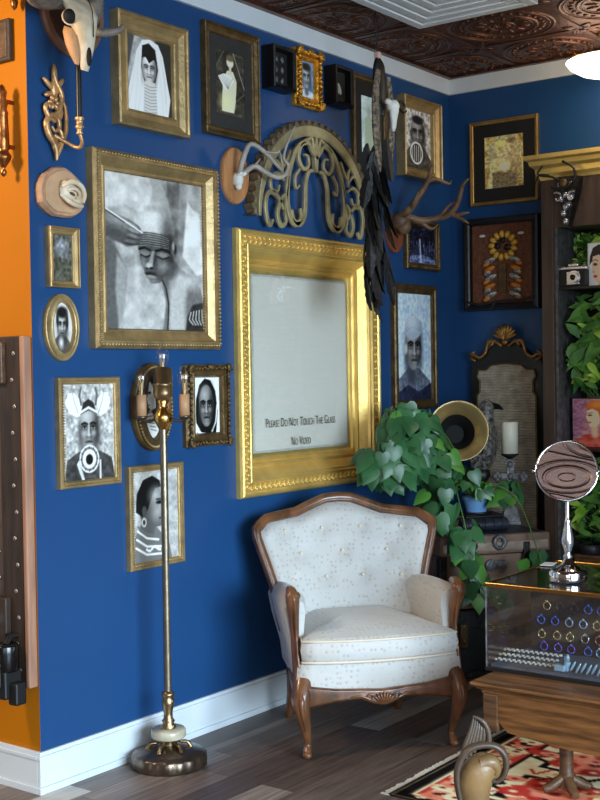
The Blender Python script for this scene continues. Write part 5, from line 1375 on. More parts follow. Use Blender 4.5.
b = MB(); b.tube([(x, -.041, z) for x, z in inn], .006, 6, True); b.build('gilt_edge', M['gold_dark'], t)
b = MB()
for q in range(-4, 5):
    a = PI / 2 + q * .30; b.ell((.038 * math.cos(a), -.045, 1.658 + .048 * math.sin(a)), (.042, .014, .011), rot3('Y', -a), 8, 5)
b.ell((0, -.05, 1.645), (.02, .014, .016))
for sx in (-1, 1):
    b.tube([(sx * q[0], -.045, q[1]) for q in smooth([(.02, 1.625, 0), (.07, 1.655, 0), (.105, 1.635, 0), (.12, 1.59, 0), (.155, 1.565, 0), (.19, 1.58, 0), (.215, 1.565, 0)], 5)], [.008, .010, .009, .008, .009, .009, .004], 8)
    b.tube([(sx * x_, -.047, z_) for x_, z_ in spiral(.085, 1.64, .022, .006, 0, 5, 14)], .007, 6)
    b.ell((sx * .20, -.046, 1.59), (.022, .010, .008), rot3('Y', sx * .5)); b.ell((sx * .195, -.046, 1.555), (.022, .010, .008), rot3('Y', sx * -.4))
b.build('gilt_crest', mat('dull_gilt', (.66, .48, .24), .42, .7, .35, 30, .4, 70), t)
# ------------------------------------------------------------------ display cabinet at the right
CX = -.32; Y1 = -.70; Y2 = -2.0
cb = thing('display_cabinet', 'tall dark wooden display cabinet with gold cornice against the back wall', 'cabinet', (-.005, (Y1 + Y2) / 2, 0), -PI / 2)
hwid = (Y1 - Y2) / 2; D = -CX - .005
b = MB(); b.box(-hwid, -hwid + .065, -D, 0, 0, 2.44); b.build('side_post', M['cab_wood'], cb, bevel=.004)
b = MB(); b.box(hwid - .065, hwid, -D, 0, 0, 2.44); b.build('side_post', M['cab_wood'], cb, bevel=.004)
b = MB(); b.box(-hwid + .065, -hwid + .078, -D + .02, -.02, .5, 2.2); b.build('glass_channel', M['iron_grey'], cb)
b = MB(); b.box(-hwid + .065, hwid - .065, -.03, 0, 0, 2.44); b.build('back_panel', mat('mossy_back_panel', (.09, .13, .08), .8, 0, .4, 30, .6, 40), cb)
b = MB(); b.box(-hwid + .065, hwid - .065, -D + .005, -.03, 2.20, 2.44); b.build('frieze_board', M['cab_wood'], cb)
b = MB(); b.box(-hwid + .065, hwid - .065, -D + .005, -.03, .0, .50); b.build('lower_case', M['oak_dark'], cb)
for z, n_ in ((1.905, 'glass_shelf'), (1.10, 'glass_shelf')):
    b = MB(); b.box(-hwid + .066, hwid - .066, -D + .03, -.03, z - .012, z); b.build('shelf', M['black_wood'], cb)
b = MB(); prof = [(0, 2.44), (.006, 2.455), (.018, 2.47), (.022, 2.495), (.04, 2.51), (.046, 2.53), (.062, 2.54), (.066, 2.56), (.0, 2.562)]
vs = []
for o_, z in prof: vs += [(-hwid - o_, 0, z), (-hwid - o_, -D - o_, z), (hwid + o_, -D - o_, z), (hwid + o_, 0, z)]
fs = [(i * 4 + j, i * 4 + j + 1, i * 4 + j + 5, i * 4 + j + 4) for i in range(len(prof) - 1) for j in range(3)] + [(32, 33, 34, 35)]
b.add(vs, fs); b.build('cornice', M['gold_bright'], cb)
b = MB(); xx = -hwid + .155
b.loft([[(xx + s * w_ * .5, y, z) for s, y in ((-1, -D), (1, -D), (.7, -D - d_), (-.7, -D - d_))] for w_, d_, z in ((.14, .05, 2.44), (.13, .06, 2.38), (.09, .045, 2.31), (.05, .03, 2.25), (.015, .015, 2.19))], 1, False)
for c in ((-.03, 2.40), (.03, 2.40), (0, 2.35), (-.025, 2.33), (.028, 2.34), (0, 2.29), (-.012, 2.26), (.015, 2.30), (0, 2.22)): b.ell((xx + c[0], -D - .045, c[1]), (.018, .018, .018), rot3('Y', c[0] * 20), 8, 5)
for sx in (-1, 1): b.tube([(xx + sx * x_, -D - .062, z_) for x_, z_ in spiral(.038, 2.335, .03, .006, 1, 6, 16)], .006, 6)
corb = b.build('filigree_corbel', [M['silver'], M['iron']], cb)
b = MB(); b.ell((xx - .005, -D - .066, 2.405), (.024, .012, .024)); b.build('rosette', M['gold_dark'], corb)
b = MB(); b.tube(smooth([(xx - .11, -D - .07, 2.50), (xx - .13, -D - .08, 2.46), (xx - .06, -D - .08, 2.44), (xx - .02, -D - .075, 2.42)], 5), .006, 6)
b.tube(smooth([(xx + .0, -D - .08, 2.51), (xx + .06, -D - .085, 2.47), (xx + .06, -D - .08, 2.41), (xx + .0, -D - .08, 2.375), (xx - .06, -D - .08, 2.39)], 5), .007, 6)
b.tube(smooth([(xx - .15, -D - .07, 2.42), (xx - .12, -D - .08, 2.455), (xx - .07, -D - .08, 2.45)], 5), .004, 6); b.build('iron_scroll', M['iron'], corb)

# camera on the upper shelf
cam_ = thing('vintage_camera', 'old black and chrome camera on the cabinet shelf', 'camera', (-.250, -.845, 1.9055), -PI / 2 + .1)
b = MB(); b.box(-.07, .07, -.028, .02, .0, .085); b.build('body', M['black'], cam_, bevel=.005)
b = MB(); b.box(-.072, .072, -.03, .022, .085, .10); b.box(-.025, .025, -.025, .015, .10, .115); b.build('top_plate', M['silver'], cam_, bevel=.004)
b = MB(); b.box(-.03, .035, -.034, -.028, .01, .075); b.build('front_plate', M['silver'], cam_, bevel=.003)
b = MB()
for rr, y0, y1 in ((.034, -.034, -.05), (.026, -.05, -.066)):
    n = 24; b.loft([[(.012 + rr * math.cos(2 * PI * i / n), y, .044 + rr * math.sin(2 * PI * i / n)) for i in range(n)] for y in (y0, y1)], 0, True)
b.build('lens_barrel', M['silver'], cam_)
b = MB(); b.ell((.012, -.066, .044), (.014, .004, .014), None, 16, 6); b.build('lens', M['black_shiny'], cam_)
b = MB(); b.lathe([(.009, .10), (.009, .108), (0, .109)], 12, (.05, 0, 0)); b.lathe([(.009, .10), (.009, .106), (0, .107)], 12, (-.055, 0, 0)); b.build('knobs', M['silver'], cam_)
# portrait card beside the camera
p = Pic(50, 100, (.86, .84, .80), 31)
p.poly([(.02, .5), (.05, .3), (.2, .10), (.5, .02), (.85, .08), (1, .2), (1, .6), (.75, .55), (.55, .35), (.3, .32)], (.22, .14, .12), .03)
p.poly([(.20, .30), (.5, .26), (.85, .38), (.9, .7), (.75, .9), (.45, .92), (.28, .86), (.24, .74), (.16, .62), (.16, .45)], (.88, .70, .60), .02)
p.poly([(.5, .85), (.85, .8), (1, 1), (.45, 1)], (.84, .65, .56), .03)
p.line([(.18, .41), (.32, .37), (.45, .41)], .03, (.25, .15, .12)); p.ell(.32, .49, .09, .025, (.15, .10, .10), soft=.5); p.line([(.22, .47), (.32, .45), (.44, .49)], .02, (.15, .1, .1))
p.ell(.32, .77, .10, .03, (.72, .10, .14), soft=.25); p.ell(.23, .66, .05, .02, (.72, .5, .42), soft=.6); p.ell(.6, .65, .2, .15, (.92, .74, .64), soft=.9, a=.7)
t = thing('portrait_card', 'card with a dark-haired face and red lips, right of the camera', 'picture', (-.22, -.958, 1.9055), -PI / 2)
b = MB(); b.box(-.055, .055, 0, .006, 0, .215); b.build('card', M['white'], t)
p.mesh('print', -.048, .055, .0, .210, .0012, M['painting'], t)
b = MB(); b.box(-.01, .01, .006, .05, 0, .10); b.build('easel_strut', M['white'], t)
# painting of a red-haired sitter on the lower shelf
p = Pic(80, 120, (.66, .47, .50), 32); p.noise(.05, 6)
p.poly([(0, 0), (.3, 0), (.25, .5), (.1, .8), (0, .8)], (.62, .45, .52), .1)
p.poly([(.0, 1), (.1, .86), (.3, .74), (.5, .72), (.9, .78), (1, .85), (1, 1)], (.72, .30, .26), .04); p.noise(.08, 16)
for k in range(8): p.ell(.15 + .1 * k, .9 - .03 * math.sin(k * 2), .07, .05, (.80, .50, .42), soft=.6, a=.7)
p.line([(.52, .5), (.54, .75)], .17, (.86, .68, .56))
p.poly([(.34, .22), (.5, .18), (.66, .26), (.66, .5), (.56, .58), (.42, .58), (.38, .50), (.34, .42), (.32, .38), (.35, .32)], (.90, .74, .62), .02)
p.poly([(.33, .25), (.36, .10), (.52, .03), (.74, .06), (.86, .2), (.86, .45), (.76, .5), (.68, .42), (.62, .26), (.48, .20)], (.74, .42, .20), .03); p.ell(.6, .12, .16, .06, (.85, .55, .28), soft=.8)
p.ell(.42, .34, .05, .015, (.25, .18, .15), soft=.5); p.ell(.40, .49, .05, .015, (.70, .3, .28), soft=.4); p.line([(.37, .30), (.48, .29)], .02, (.5, .3, .2))
t = thing('framed_painting', 'small pink painting of a red-haired sitter on the lower cabinet shelf', 'painting', (-.20, -.915, 1.1005), -PI / 2)
b = MB(); b.box(-.115, .115, .0, .02, 0, .25); b.build('panel', M['black_wood'], t)
p.mesh('painting', -.108, .108, .004, .246, .0012, M['painting'], t)
# greenery
rnd = random.Random(33)
def lancet(mb, p, d, nrm, L, wd, cl):
    d = d.normalized(); sd = d.cross(nrm)
    if sd.length < 1e-4: return
    sd.normalize(); nn = sd.cross(d).normalized(); vs = []
    for t_, w_ in ((0, .05), (.2, .55), (.45, 1), (.72, .7), (1, 0)):
        c = p + d * (t_ * L) - Vector((0, 0, .30 * L * t_ * t_))
        vs += [c - sd * (w_ * wd) + nn * (.25 * w_ * wd), c, c + sd * (w_ * wd) + nn * (.25 * w_ * wd)]
    if not all(cl[0] < v_.x < cl[1] and v_.y < -.782 and cl[2] < v_.z < cl[3] for v_ in vs): return
    fs = []
    for i in range(4):
        a = i * 3; fs += [(a, a + 1, a + 4, a + 3), (a + 1, a + 2, a + 5, a + 4)]
    mb.add([v_ - mb.org for v_ in vs], fs, 0, True)
def leafy(label, base_, ys_, zs_, xs_, n, L0, L1, m_, m2, k2, clip, pot=True):
    t = thing('leafy_plant', label, 'plant', base_, 0, None); o_ = Vector(base_)
    A = MB(); B = MB(); S = MB(); A.org = o_; B.org = o_
    for i in range(n):
        p = Vector((rnd.uniform(*xs_), rnd.uniform(*ys_), rnd.uniform(*zs_)))
        d = Vector((rnd.uniform(-.7, .1), rnd.uniform(-1, 1), rnd.uniform(-.5, 1)))
        nrm = Vector((-1 + rnd.uniform(-.5, .5), -.5 + rnd.uniform(-.5, .5), .5 + rnd.uniform(-.4, .5)))
        L = rnd.uniform(L0, L1); lancet(B if rnd.random() < k2 else A, p, d, nrm, L, L * rnd.uniform(.13, .20), clip)
        if i % 12 == 0 and p.z > base_[2] + .08: S.tube(smooth([(0, 0, .06), tuple((p - o_) * .5 + Vector((.02, 0, .04))), tuple(p - o_)], 3), .003, 5)
    A.build('leaves', m_, t); B.build('pale_leaves', m2, t)
    if S.v: S.build('stems', M['vine'], t)
    if pot:
        b = MB(); b.lathe([(0, 0), (.035, 0), (.045, .07), (.04, .07), (0, .06)], 18); b.build('pot', M['black'], t)
leafy('bright yellow-green foliage at the top right of the cabinet', (-.10, -1.05, 1.906), (-1.30, -.90), (1.97, 2.17), (-.19, -.07), 240, .07, .13, M['fern_lit'], M['fern'], .3, (-.165, -.04, 1.91, 2.19))
leafy('small-leaved green foliage behind the old camera', (-.085, -.85, 1.906), (-.95, -.79), (1.95, 2.18), (-.18, -.06), 420, .03, .065, M['fern'], M['fern_lit'], .35, (-.165, -.035, 1.91, 2.19))
leafy('large mid-green leafy plant below the camera shelf', (-.13, -1.04, 1.106), (-1.25, -.80), (1.38, 1.86), (-.29, -.12), 330, .09, .17, M['fern'], M['fern_lit'], .22, (-.31, -.04, 1.36, 1.885))
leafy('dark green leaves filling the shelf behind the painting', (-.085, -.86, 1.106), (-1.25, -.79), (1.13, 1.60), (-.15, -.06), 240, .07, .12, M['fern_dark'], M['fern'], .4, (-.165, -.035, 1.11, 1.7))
leafy('green leafy plant right of the round mirror, under the painting', (-.13, -1.06, .506), (-1.25, -.84), (.66, 1.06), (-.29, -.13), 330, .08, .15, M['fern'], M['fern_lit'], .18, (-.31, -.04, .64, 1.085))
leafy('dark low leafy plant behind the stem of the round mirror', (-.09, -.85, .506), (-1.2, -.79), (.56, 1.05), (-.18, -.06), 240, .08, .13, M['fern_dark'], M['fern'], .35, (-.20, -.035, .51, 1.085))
t = MB(); t.lathe([(0, 0), (.05, 0), (.056, .01), (.056, .045), (.05, .05), (.0, .048)], 20); o = t.build('dark_bowl', M['leather_blue'], loc=(-.27, -.93, .58)); tag(o, 'dark round lidded pot on the wooden box in the cabinet', 'pot')
b = MB(); b.lathe([(.052, .05), (.03, .06), (.008, .062), (.010, .072), (0, .074)], 20); b.build('lid', M['black_shiny'], o)
o = thing('wooden_box', 'small wooden box under the dark pot, behind the round mirror base', 'box', (-.265, -.955, .5005), -PI / 2)
b = MB(); b.box(-.10, .10, -.05, .05, 0, .058); b.build('body', M['oak'], o, bevel=.004)
b = MB(); b.box(-.103, .103, -.053, .053, .058, .078); b.build('lid', M['oak_dark'], o, bevel=.004)

# ------------------------------------------------------------------ oak table with the jewellery case
tb = thing('display_table', 'low golden oak table carrying the glass jewellery case', 'table', (-1.70, -1.76, 0))
# local: front faces -x (towards the camera); x -.47 ... .47, y -.5 ... .47
b = MB(); b.box(-.455, .46, -.52, .465, .375, .388); b.box(-.47, .475, -.535, .48, .388, .402); b.box(-.44, .445, -.5, .45, .360, .376); b.build('table_top', M['oak'], tb, bevel=.006)
def apron(mb, ax):
    N_ = 24; top = .361
    for s_ in range(1):
        lo = [.236 - .030 * math.sin(PI * i / N_) + (.03 if i in (0, N_) else 0) for i in range(N_ + 1)]
        P = []
        for i in range(N_ + 1):
            t_ = i / N_; P.append((lerp(-.47, .385, t_), lo[i]))
        outl = P + [(.385, top), (-.47, top)]
        n = len(outl)
        vs = [(-.435, y, z) for y, z in outl] + [(-.41, y, z) for y, z in outl]
        mb.add(vs, [tuple(range(n)), tuple(range(2 * n - 1, n - 1, -1))] + [(i, n + i, n + (i + 1) % n, (i + 1) % n) for i in range(n)], 0)
b = MB(); apron(b, 0); b.build('front_apron', M['oak'], tb)
b = MB(); b.box(-.41, .42, .41, .43, .24, .361); b.build('side_apron', M['oak'], tb)
b = MB(); b.box(-.438, -.38, .385, .445, .225, .361); b.build('corner_post', M['oak_dark'], tb, bevel=.006)
for yy in (.20, -.30):
    b = MB(); b.loft([[(-.28 + .030 * s * math.cos(2 * PI * i / 12), yy + .030 * s * math.sin(2 * PI * i / 12), z) for i in range(12)] for s, z in ((1.1, .36), (.9, .25), (.8, .12), (.9, .05), (1.2, .03))], 0, True)
    for k in range(4):
        a = k * PI / 2 + PI / 4; b.tube(smooth([(-.28, yy, .07), (-.28 + .05 * math.cos(a), yy + .05 * math.sin(a), .036), (-.28 + .085 * math.cos(a), yy + .085 * math.sin(a), .022)], 4), [.016, .019, .014], 8)
    b.build('pedestal_leg', M['oak_dark'], tb)
b = MB(); b.box(.30, .40, -.3, .3, .007, .36); b.build('rear_support', M['oak_dark'], tb)

cs_ = thing('jewellery_case', 'glass jewellery case with gold top rim on the oak table', 'display case', (-1.685, -1.76, .4025))
x0, x1, y0, y1, zc = -.305, .305, -.50, .505, .318
for nm, bx in (('glass_front', (x0, x0 + .005, y0, y1)), ('glass_back', (x1 - .005, x1, y0, y1)), ('glass_side', (x0 + .005, x1 - .005, y1 - .005, y1)), ('glass_side', (x0 + .005, x1 - .005, y0, y0 + .005))):
    b = MB(); b.box(bx[0], bx[1], bx[2], bx[3], .012, zc - .004); b.build(nm, M['case_glass'], cs_)
b = MB(); b.box(x0, x1, y0, y1, zc - .004, zc); b.build('glass_top', M['case_glass'], cs_)
b = MB(); b.box(x0 - .004, x1 + .004, y0 - .004, y1 + .004, 0, .012); b.build('tray', M['black'], cs_)
b = MB()
for q in ((x0 - .005, x0 + .008, y0, y1), (x1 - .008, x1 + .005, y0, y1), (x0, x1, y1 - .008, y1 + .005), (x0, x1, y0 - .005, y0 + .008)): b.box(q[0], q[1], q[2], q[3], zc - .012, zc + .003)
b.build('gold_rim', M['brass'], cs_, bevel=.001)
b = MB()
for sx, sy in ((x0, y1), (x0, y0), (x1, y1), (x1, y0)): b.box(sx - .002, sx + .002, sy - .002, sy + .002, .012, zc - .012)
b.build('corner_seam', M['iron_grey'], cs_)
b = MB(); b.box(x0 + .012, x1 - .01, y0 + .01, y1 - .012, .012, .022); b.build('pale_base_cloth', mat('slate_cloth', (.30, .36, .43), .8, 0, .2, 12), cs_)
# ring board (a stand placed in the case)
bd = thing('ring_board', 'black velvet board of hanging rings inside the glass case', 'display board', (-1.696, -1.70, .4255))
b = MB(); b.box(0, .012, -.40, .41, .0, .235); b.build('board', M['velvet'], bd, bevel=.003)
b = MB(); b.box(.012, .10, -.02, .0, 0, .16); b.build('back_strut', M['black'], bd)
CO = {'silver': M['silver'], 'gold': mat('ring_gold', (.82, .78, .55), .25, .8), 'blue': mat('ring_blue', (.32, .48, .85), .25, .6), 'violet': mat('ring_violet', (.50, .42, .85), .25, .6), 'dark': mat('ring_dark', (.28, .30, .38), .25, .7), 'pale blue': mat('ring_paleblue', (.62, .76, .9), .25, .6), 'copper': mat('ring_copper', (.78, .52, .42), .25, .8)}
ORD = ('first', 'second', 'third', 'fourth', 'fifth', 'sixth')
ROWN = ('top row', 'second row', 'third row', 'bottom row')
rows = [('gold', 'dark', 'dark', 'blue', 'blue'), ('blue', 'blue', 'pale blue', 'pale blue', 'gold'), ('gold', 'gold', 'gold', 'silver', 'copper'), ('violet', 'violet', 'violet', 'blue', 'pale blue')]
ys = [(-1.360, -1.413, -1.470, -1.525, -1.576), (-1.335, -1.392, -1.449, -1.505, -1.560), (-1.338, -1.400, -1.452, -1.512, -1.567), (-1.346, -1.403, -1.456, -1.523, -1.570)]
proto = {}
for i, z in enumerate((.601, .545, .491, .4445)):
    for j in range(5):
        c = rows[i][j]
        if c not in proto:
            rg = thing('ring', 'x', 'ring', (0, 0, 0), 0, 'rings on the black board'); 
            q = MB(); q.tube([(0, .0145 * math.cos(2 * PI * k / 20), .0145 * math.sin(2 * PI * k / 20)) for k in range(20)], .0026, 6, True); q.build('band', CO[c], rg)
            q = MB(); q.ell((0, 0, .0175), (.0045, .006, .005), None, 8, 5); q.build('stone', CO[c], rg)
            proto[c] = rg; o = rg
        else: o = copy_tree(proto[c])
        o.location = (-1.6995, ys[i][j], z)
        o['label'] = '%s %s ring from the left in the %s of the ring board' % (c, ORD[j], ROWN[i]); o['group'] = 'rings on the black board'
# twisted chains on the cloth
for k in range(3):
    b = MB(); n = 24
    for i in range(n):
        f = i / (n - 1); b.ell((-1.925 + .078 * k + (.004 if i % 2 else -.004) + .008 * f, -1.262 + .022 * k - .222 * f, .4305 + (.002 if i % 2 else 0)), (.0042, .0080, .0048), rot3('Z', .5 if i % 2 else -.5), 6, 4)
    o = b.build('bead_chain', M['bone_white']); tag(o, 'pale twisted bead chain in the case, ' + ('nearest the front glass' if k == 0 else 'middle of three' if k == 1 else 'farthest from the front glass'), 'necklace', 'bead chains in the glass case')
    for v_ in o.data.vertices: pass
nk = thing('crystal_necklace', 'icy blue crystal fringe necklace lying at the front of the case', 'necklace', (-1.94, -1.63, .426))
IC = mat('icy_crystal', (.70, .84, .92), .15, .3)
b = MB()
for i in range(16): b.ell((.0, .08 - .02 * i, .016 + .004 * (i % 2)), (.006, .005, .024), rot3('X', .5), 6, 4)
b.build('fringe', IC, nk)
b = MB(); b.box(-.02, .01, .085, .125, .0, .022); b.box(-.01, .01, .075, .09, .0, .055); b.ell((-.01, .075, .05), (.008, .008, .014)); b.build('clasp_block', IC, nk, bevel=.004)

# card lying on the case, vanity mirror
t = MB(); t.box(-.04, .04, -.025, .025, 0, .0015); o = t.build('paper_card', M['white'], loc=(-1.50, -1.275, .4025 + .3225), rotz=.2); tag(o, 'small white paper card on the glass case, left of the mirror base', 'card')
vm = thing('vanity_mirror', 'round tilted chrome vanity mirror standing on the glass case', 'mirror', (-1.80, -1.492, .4025 + .3215))
b = MB(); b.lathe([(0, 0), (.068, 0), (.070, .004), (.070, .034), (.066, .040), (.062, .042), (.052, .046), (.040, .052), (.026, .062), (.016, .078), (.011, .085)], 40); b.build('base', M['chrome'], vm)
b = MB(); b.lathe([(.012, .08), (.017, .088), (.011, .098), (.013, .108), (.021, .135), (.022, .15), (.015, .19), (.010, .21), (.012, .218), (.008, .224), (.008, .289)], 24); b.build('stem', M['silver'], vm)
nrm = Vector((-.8766, -.3848, .2891)).normalized()      # tilted up: shows a ceiling medallion
u = Vector((0, 0, 1)).cross(nrm).normalized(); w_ = nrm.cross(u); C0 = Vector((0, 0, .402)); n = 64
b = MB(); b.add([tuple(C0 + nrm * .004 + (u * math.cos(2 * PI * i / n) + w_ * math.sin(2 * PI * i / n)) * .107) for i in range(n)], [tuple(range(n))]); b.build('mirror_glass', M['mirror'], vm)
b = MB(); b.loft([[tuple(C0 + nrm * a + (u * math.cos(2 * PI * i / n) + w_ * math.sin(2 * PI * i / n)) * q) for i in range(n)] for a, q in ((-.006, .106), (-.008, .112), (0, .115), (.006, .112), (.005, .106), (.0, .106))], 0, True); b.add([tuple(C0 - nrm * .006 + (u * math.cos(2 * PI * i / n) + w_ * math.sin(2 * PI * i / n)) * .107) for i in range(n)], [tuple(range(n - 1, -1, -1))]); b.build('mirror_rim', M['chrome'], vm)
b = MB()
for s in (-1, 1): b.ell(tuple(C0 + u * (.119 * s)), (.008, .008, .008))
b.build('pivot_knobs', M['chrome'], vm)

# ------------------------------------------------------------------ carved scroll post in the foreground
cp = thing('carved_scroll_post', 'carved wooden scroll-topped post with fluted crest in front of the table', 'carved post', (-2.50, -1.50, .006), -R(53.3) )
# local x = right as seen from the camera, -y = towards the camera; sizes in metres
b = MB()
b.loft([[(cx_ + rx_ * math.cos(2 * PI * i / 20), rx_ * .75 * math.sin(2 * PI * i / 20), z_) for i in range(20)] for cx_, z_, rx_ in ((-.002, 0, .044), (-.010, .05, .040), (-.018, .10, .044), (-.022, .145, .052), (-.016, .185, .060), (-.006, .215, .060), (.002, .24, .050), (.006, .258, .034), (.008, .268, .012))], 0, True)
b.tube(smooth([(.0, -.01, .235), (.03, -.012, .242), (.048, -.012, .225), (.046, -.012, .200), (.030, -.014, .196)], 5), [.03, .026, .020, .014, .008], 10); b.build('scroll_body', M['carved'], cp)
b = MB(); ed = smooth([(-.055, -.02, .05), (-.068, -.02, .12), (-.078, -.02, .18), (-.074, -.02, .23), (-.045, -.02, .282), (.005, -.02, .30), (.05, -.02, .292), (.077, -.02, .258), (.075, -.02, .21), (.05, -.02, .182), (.028, -.02, .19)], 6)
b.tube(ed, [.006, .009, .010, .011, .012, .012, .012, .011, .010, .008, .004], 8, flat=1.6); b.build('carved_border', M['carved_dark'], cp)
b = MB()
for k in range(6):
    f = k / 5
    b.tube(smooth([(-.062 + .065 * f, -.01, .245 + .05 * f), (-.05 + .06 * f, -.012, .295 + .03 * f), (-.03 + .04 * f, -.012, .35 + .0 * f), (-.022 + .006 * k, -.012, .385 - .006 * k)], 5), [.009, .009, .007, .003], 7)
b.tube(smooth([(-.024, -.016, .39), (.006, -.018, .375), (.024, -.018, .34), (.026, -.018, .298)], 5), [.004, .008, .009, .009], 8)
b.build('fluted_crest', M['carved_dark'], cp)

# ------------------------------------------------------------------ rug
p = Pic(230, 170, (.80, .70, .56), 40)
BLK = (.10, .085, .09); RED = (.66, .27, .24); PNK = (.80, .52, .44); CRM = (.85, .77, .64)
def rect(a, b_, c, d, colr): p.poly([(a, b_), (c, b_), (c, d), (a, d)], colr, .004)
rr = random.Random(8)
def flower(x, y, c_, k=1.0):
    for q in range(6):
        a = 2 * PI * q / 6 + x * 9; p.ell(x + .015 * k * math.cos(a), y + .020 * k * math.sin(a), .012 * k, .016 * k, c_, soft=.3)
    p.ell(x, y, .007 * k, .009 * k, (.42, .16, .14) if c_ != RED else CRM, soft=.5)
rect(0, 0, 1, 1, BLK); rect(.022, .03, .978, .97, CRM); rect(.028, .038, .972, .962, RED)
for k in range(34):
    for vv in (.075, .925):
        flower(.04 + .92 * k / 33, vv + .01 * math.sin(k * 2.1), CRM if k % 3 else PNK, .8)
for k in range(24):
    for uu in (.056, .944): flower(uu, .08 + .84 * k / 23, CRM if k % 3 else PNK, .8)
for k in range(160):
    x = rr.random(); y = rr.choice((rr.uniform(.045, .11), rr.uniform(.89, .955))); p.ell(x, y, .006, .008, rr.choice((BLK, PNK, CRM)), soft=.3)
rect(.088, .118, .912, .882, BLK); rect(.094, .126, .906, .874, CRM)
def zig(x0_, y0_, w_, h_, n_, c_, t_):
    P_ = []
    for q in range(n_ * 4 + 1):
        a = 2 * PI * q / (n_ * 4); r_ = 1.0 if q % 2 else .80
        P_.append((x0_ + w_ * r_ * math.copysign(abs(math.cos(a)) ** 1.3, math.cos(a)), y0_ + h_ * r_ * math.copysign(abs(math.sin(a)) ** 1.3, math.sin(a))))
    p.poly(P_, c_, .006)
for cxx, cyy in ((.30, .50), (.52, .50), (.74, .50), (.19, .27), (.41, .27), (.63, .27), (.85, .27), (.19, .73), (.41, .73), (.63, .73), (.85, .73)):
    zig(cxx, cyy, .125, .155, 6, BLK, 0); zig(cxx, cyy, .105, .13, 6, CRM, 0); zig(cxx, cyy, .080, .10, 5, RED, 0); zig(cxx, cyy, .045, .06, 4, BLK, 0); flower(cxx, cyy, PNK, 1.6)
for k in range(190):
    x = .10 + .80 * rr.random(); y = .14 + .72 * rr.random()
    if rr.random() < .6: flower(x, y, rr.choice((RED, PNK, PNK, (.74, .58, .42))), rr.uniform(.6, 1.1))
    else: p.line([(x, y), (x + rr.uniform(-.03, .03), y + .02), (x + rr.uniform(-.03, .03), y + .04)], .006, rr.choice((BLK, BLK, RED)))
p.noise(.05, 40)
p.noise(.04, 60)
rg = thing('patterned_rug', 'red, cream and black patterned rug under the oak table', 'rug', (-1.50, -1.93, 0))
b = MB(); b.box(-.84, .84, -.86, .885, .0005, .0062); b.build('backing', M['black'], rg)
me = p
o = p.mesh('pile', -.84, .84, -.87, .87, 0, mat('x', (1, 1, 1)), rg)
o.rotation_euler = (-PI / 2, 0, 0); o.location = (0, 0, .0068)
rm = picmat('rug_pile', .95, 0.0); rm.node_tree.nodes['Principled BSDF'].inputs['Specular IOR Level'].default_value = .1
o.data.materials.clear(); o.data.materials.append(rm)
b = MB(); rr = random.Random(2)
for k in range(240):
    x = -.84 + 1.68 * k / 239; b.box(x - .0025, x + .0025, .88, .905 + .012 * rr.random(), .001, .004)
f_ = b.build('fringe', M['linen'], rg); f_['kind'] = 'stuff'

# ------------------------------------------------------------------ ceiling bowl lamp
cl = thing('ceiling_lamp', 'glowing white bowl ceiling lamp on a brass stem at upper right', 'ceiling lamp', (-.285, -1.063, H))
b = MB(); b.lathe([(.0, -.215), (.07, -.21), (.15, -.188), (.20, -.158), (.217, -.135), (.213, -.133), (.14, -.17), (.0, -.19)], 40); b.build('glass_bowl', M['lampglass'], cl)
b = MB(); b.lathe([(.0, 0), (.07, 0), (.07, -.015), (.03, -.03), (.012, -.035), (.012, -.13), (.02, -.14), (.0, -.142)], 24); b.build('stem', M['brass'], cl)
for k in range(3):
    a = R(90 + 36.67 + 10 + 120 * k); b = MB(); b.tube(smooth([(.015 * math.cos(a), .015 * math.sin(a), -.12), (.09 * math.cos(a), .09 * math.sin(a), -.10), (.19 * math.cos(a), .19 * math.sin(a), -.115), (.212 * math.cos(a), .212 * math.sin(a), -.137)], 5), .006, 8); b.lathe([(.006, -.14), (.012, -.13), (.012, -.105), (.005, -.095)], 10, (.195 * math.cos(a), .195 * math.sin(a), 0)); b.build('arm', M['brass'], cl)

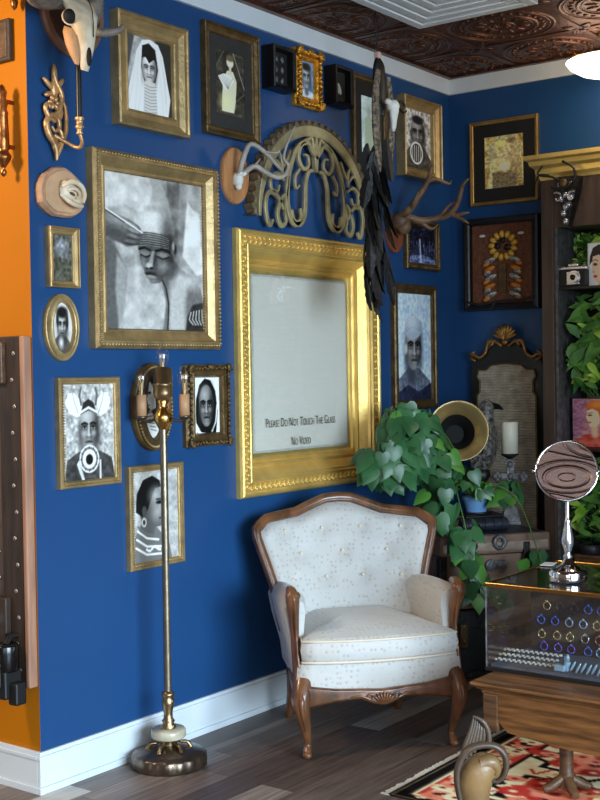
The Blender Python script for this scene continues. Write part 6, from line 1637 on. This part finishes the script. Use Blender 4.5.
# ------------------------------------------------------------------ light
def lamp(name, kind, loc, power, c, size=.1, rot=None, sy=None):
    l = bpy.data.lights.new(name, kind); l.energy = power; l.color = c
    if kind == 'AREA':
        l.shape = 'RECTANGLE'; l.size = size; l.size_y = sy or size
    else: l.shadow_soft_size = size
    o = bpy.data.objects.new(name, l); col.objects.link(o); o.location = loc
    if rot: o.rotation_euler = rot
    return o
def aim(o, tgt): o.rotation_euler = (Vector(tgt) - o.location).to_track_quat('-Z', 'Y').to_euler(); return o
w = bpy.data.worlds.new('World'); scene.world = w; w.use_nodes = True
bg = w.node_tree.nodes['Background']; bg.inputs['Color'].default_value = (.90, .94, 1.0, 1); bg.inputs['Strength'].default_value = .42
wl_ = aim(lamp('window_and_fill_light', 'AREA', (-4.3, -6.0, 1.5), 100, (.62, .82, 1.0), 3.2, None, 2.0), (-2.35, 0, -.25)); wl_.data.spread = R(80)
aim(lamp('window_and_fill_light', 'AREA', (-8.2, -4.0, 1.6), 55, (.85, .93, 1.0), 3.0, None, 2.2), (-2, -.5, .8))  # added area fill, placed so the mirrored ceiling tiles catch it
lamp('ceiling_lamp_light', 'POINT', (-.50, -1.063, 2.74), 3.5, (1, .82, .58), .12)
lamp('room_and_fill_light', 'POINT', (-4.6, .6, 2.75), 125, (1, .80, .55), .2)

lamp('room_and_fill_light', 'POINT', (-5.9, -4.3, 2.75), 36, (1, .90, .78), .25)  # added fill without a fixture, brightens the far ceiling and camera side
# ------------------------------------------------------------------ camera
F, YAW, PITCH, ROLL = 1211.13, .639993, -.0225434, -.0158578
cam = bpy.data.cameras.new('camera'); co = bpy.data.objects.new('camera', cam); col.objects.link(co)
cam.sensor_fit = 'VERTICAL'; cam.sensor_height = 24; cam.lens = 24 * F / 800; cam.clip_start = .05
f = Vector((math.cos(YAW) * math.cos(PITCH), math.sin(YAW) * math.cos(PITCH), math.sin(PITCH)))
rt = Vector((math.sin(YAW), -math.cos(YAW), 0)); up = rt.cross(f)
r2 = rt * math.cos(ROLL) + up * math.sin(ROLL); u2 = up * math.cos(ROLL) - rt * math.sin(ROLL)
co.matrix_world = Matrix(((r2.x, u2.x, -f.x, -5.92486), (r2.y, u2.y, -f.y, -3.35239), (r2.z, u2.z, -f.z, 1.5), (0, 0, 0, 1)))
scene.camera = co
vs_ = scene.view_settings
vs_.view_transform = 'Standard'; vs_.look = 'None'; vs_.gamma = 1; vs_.use_curve_mapping = False; vs_.exposure = .38
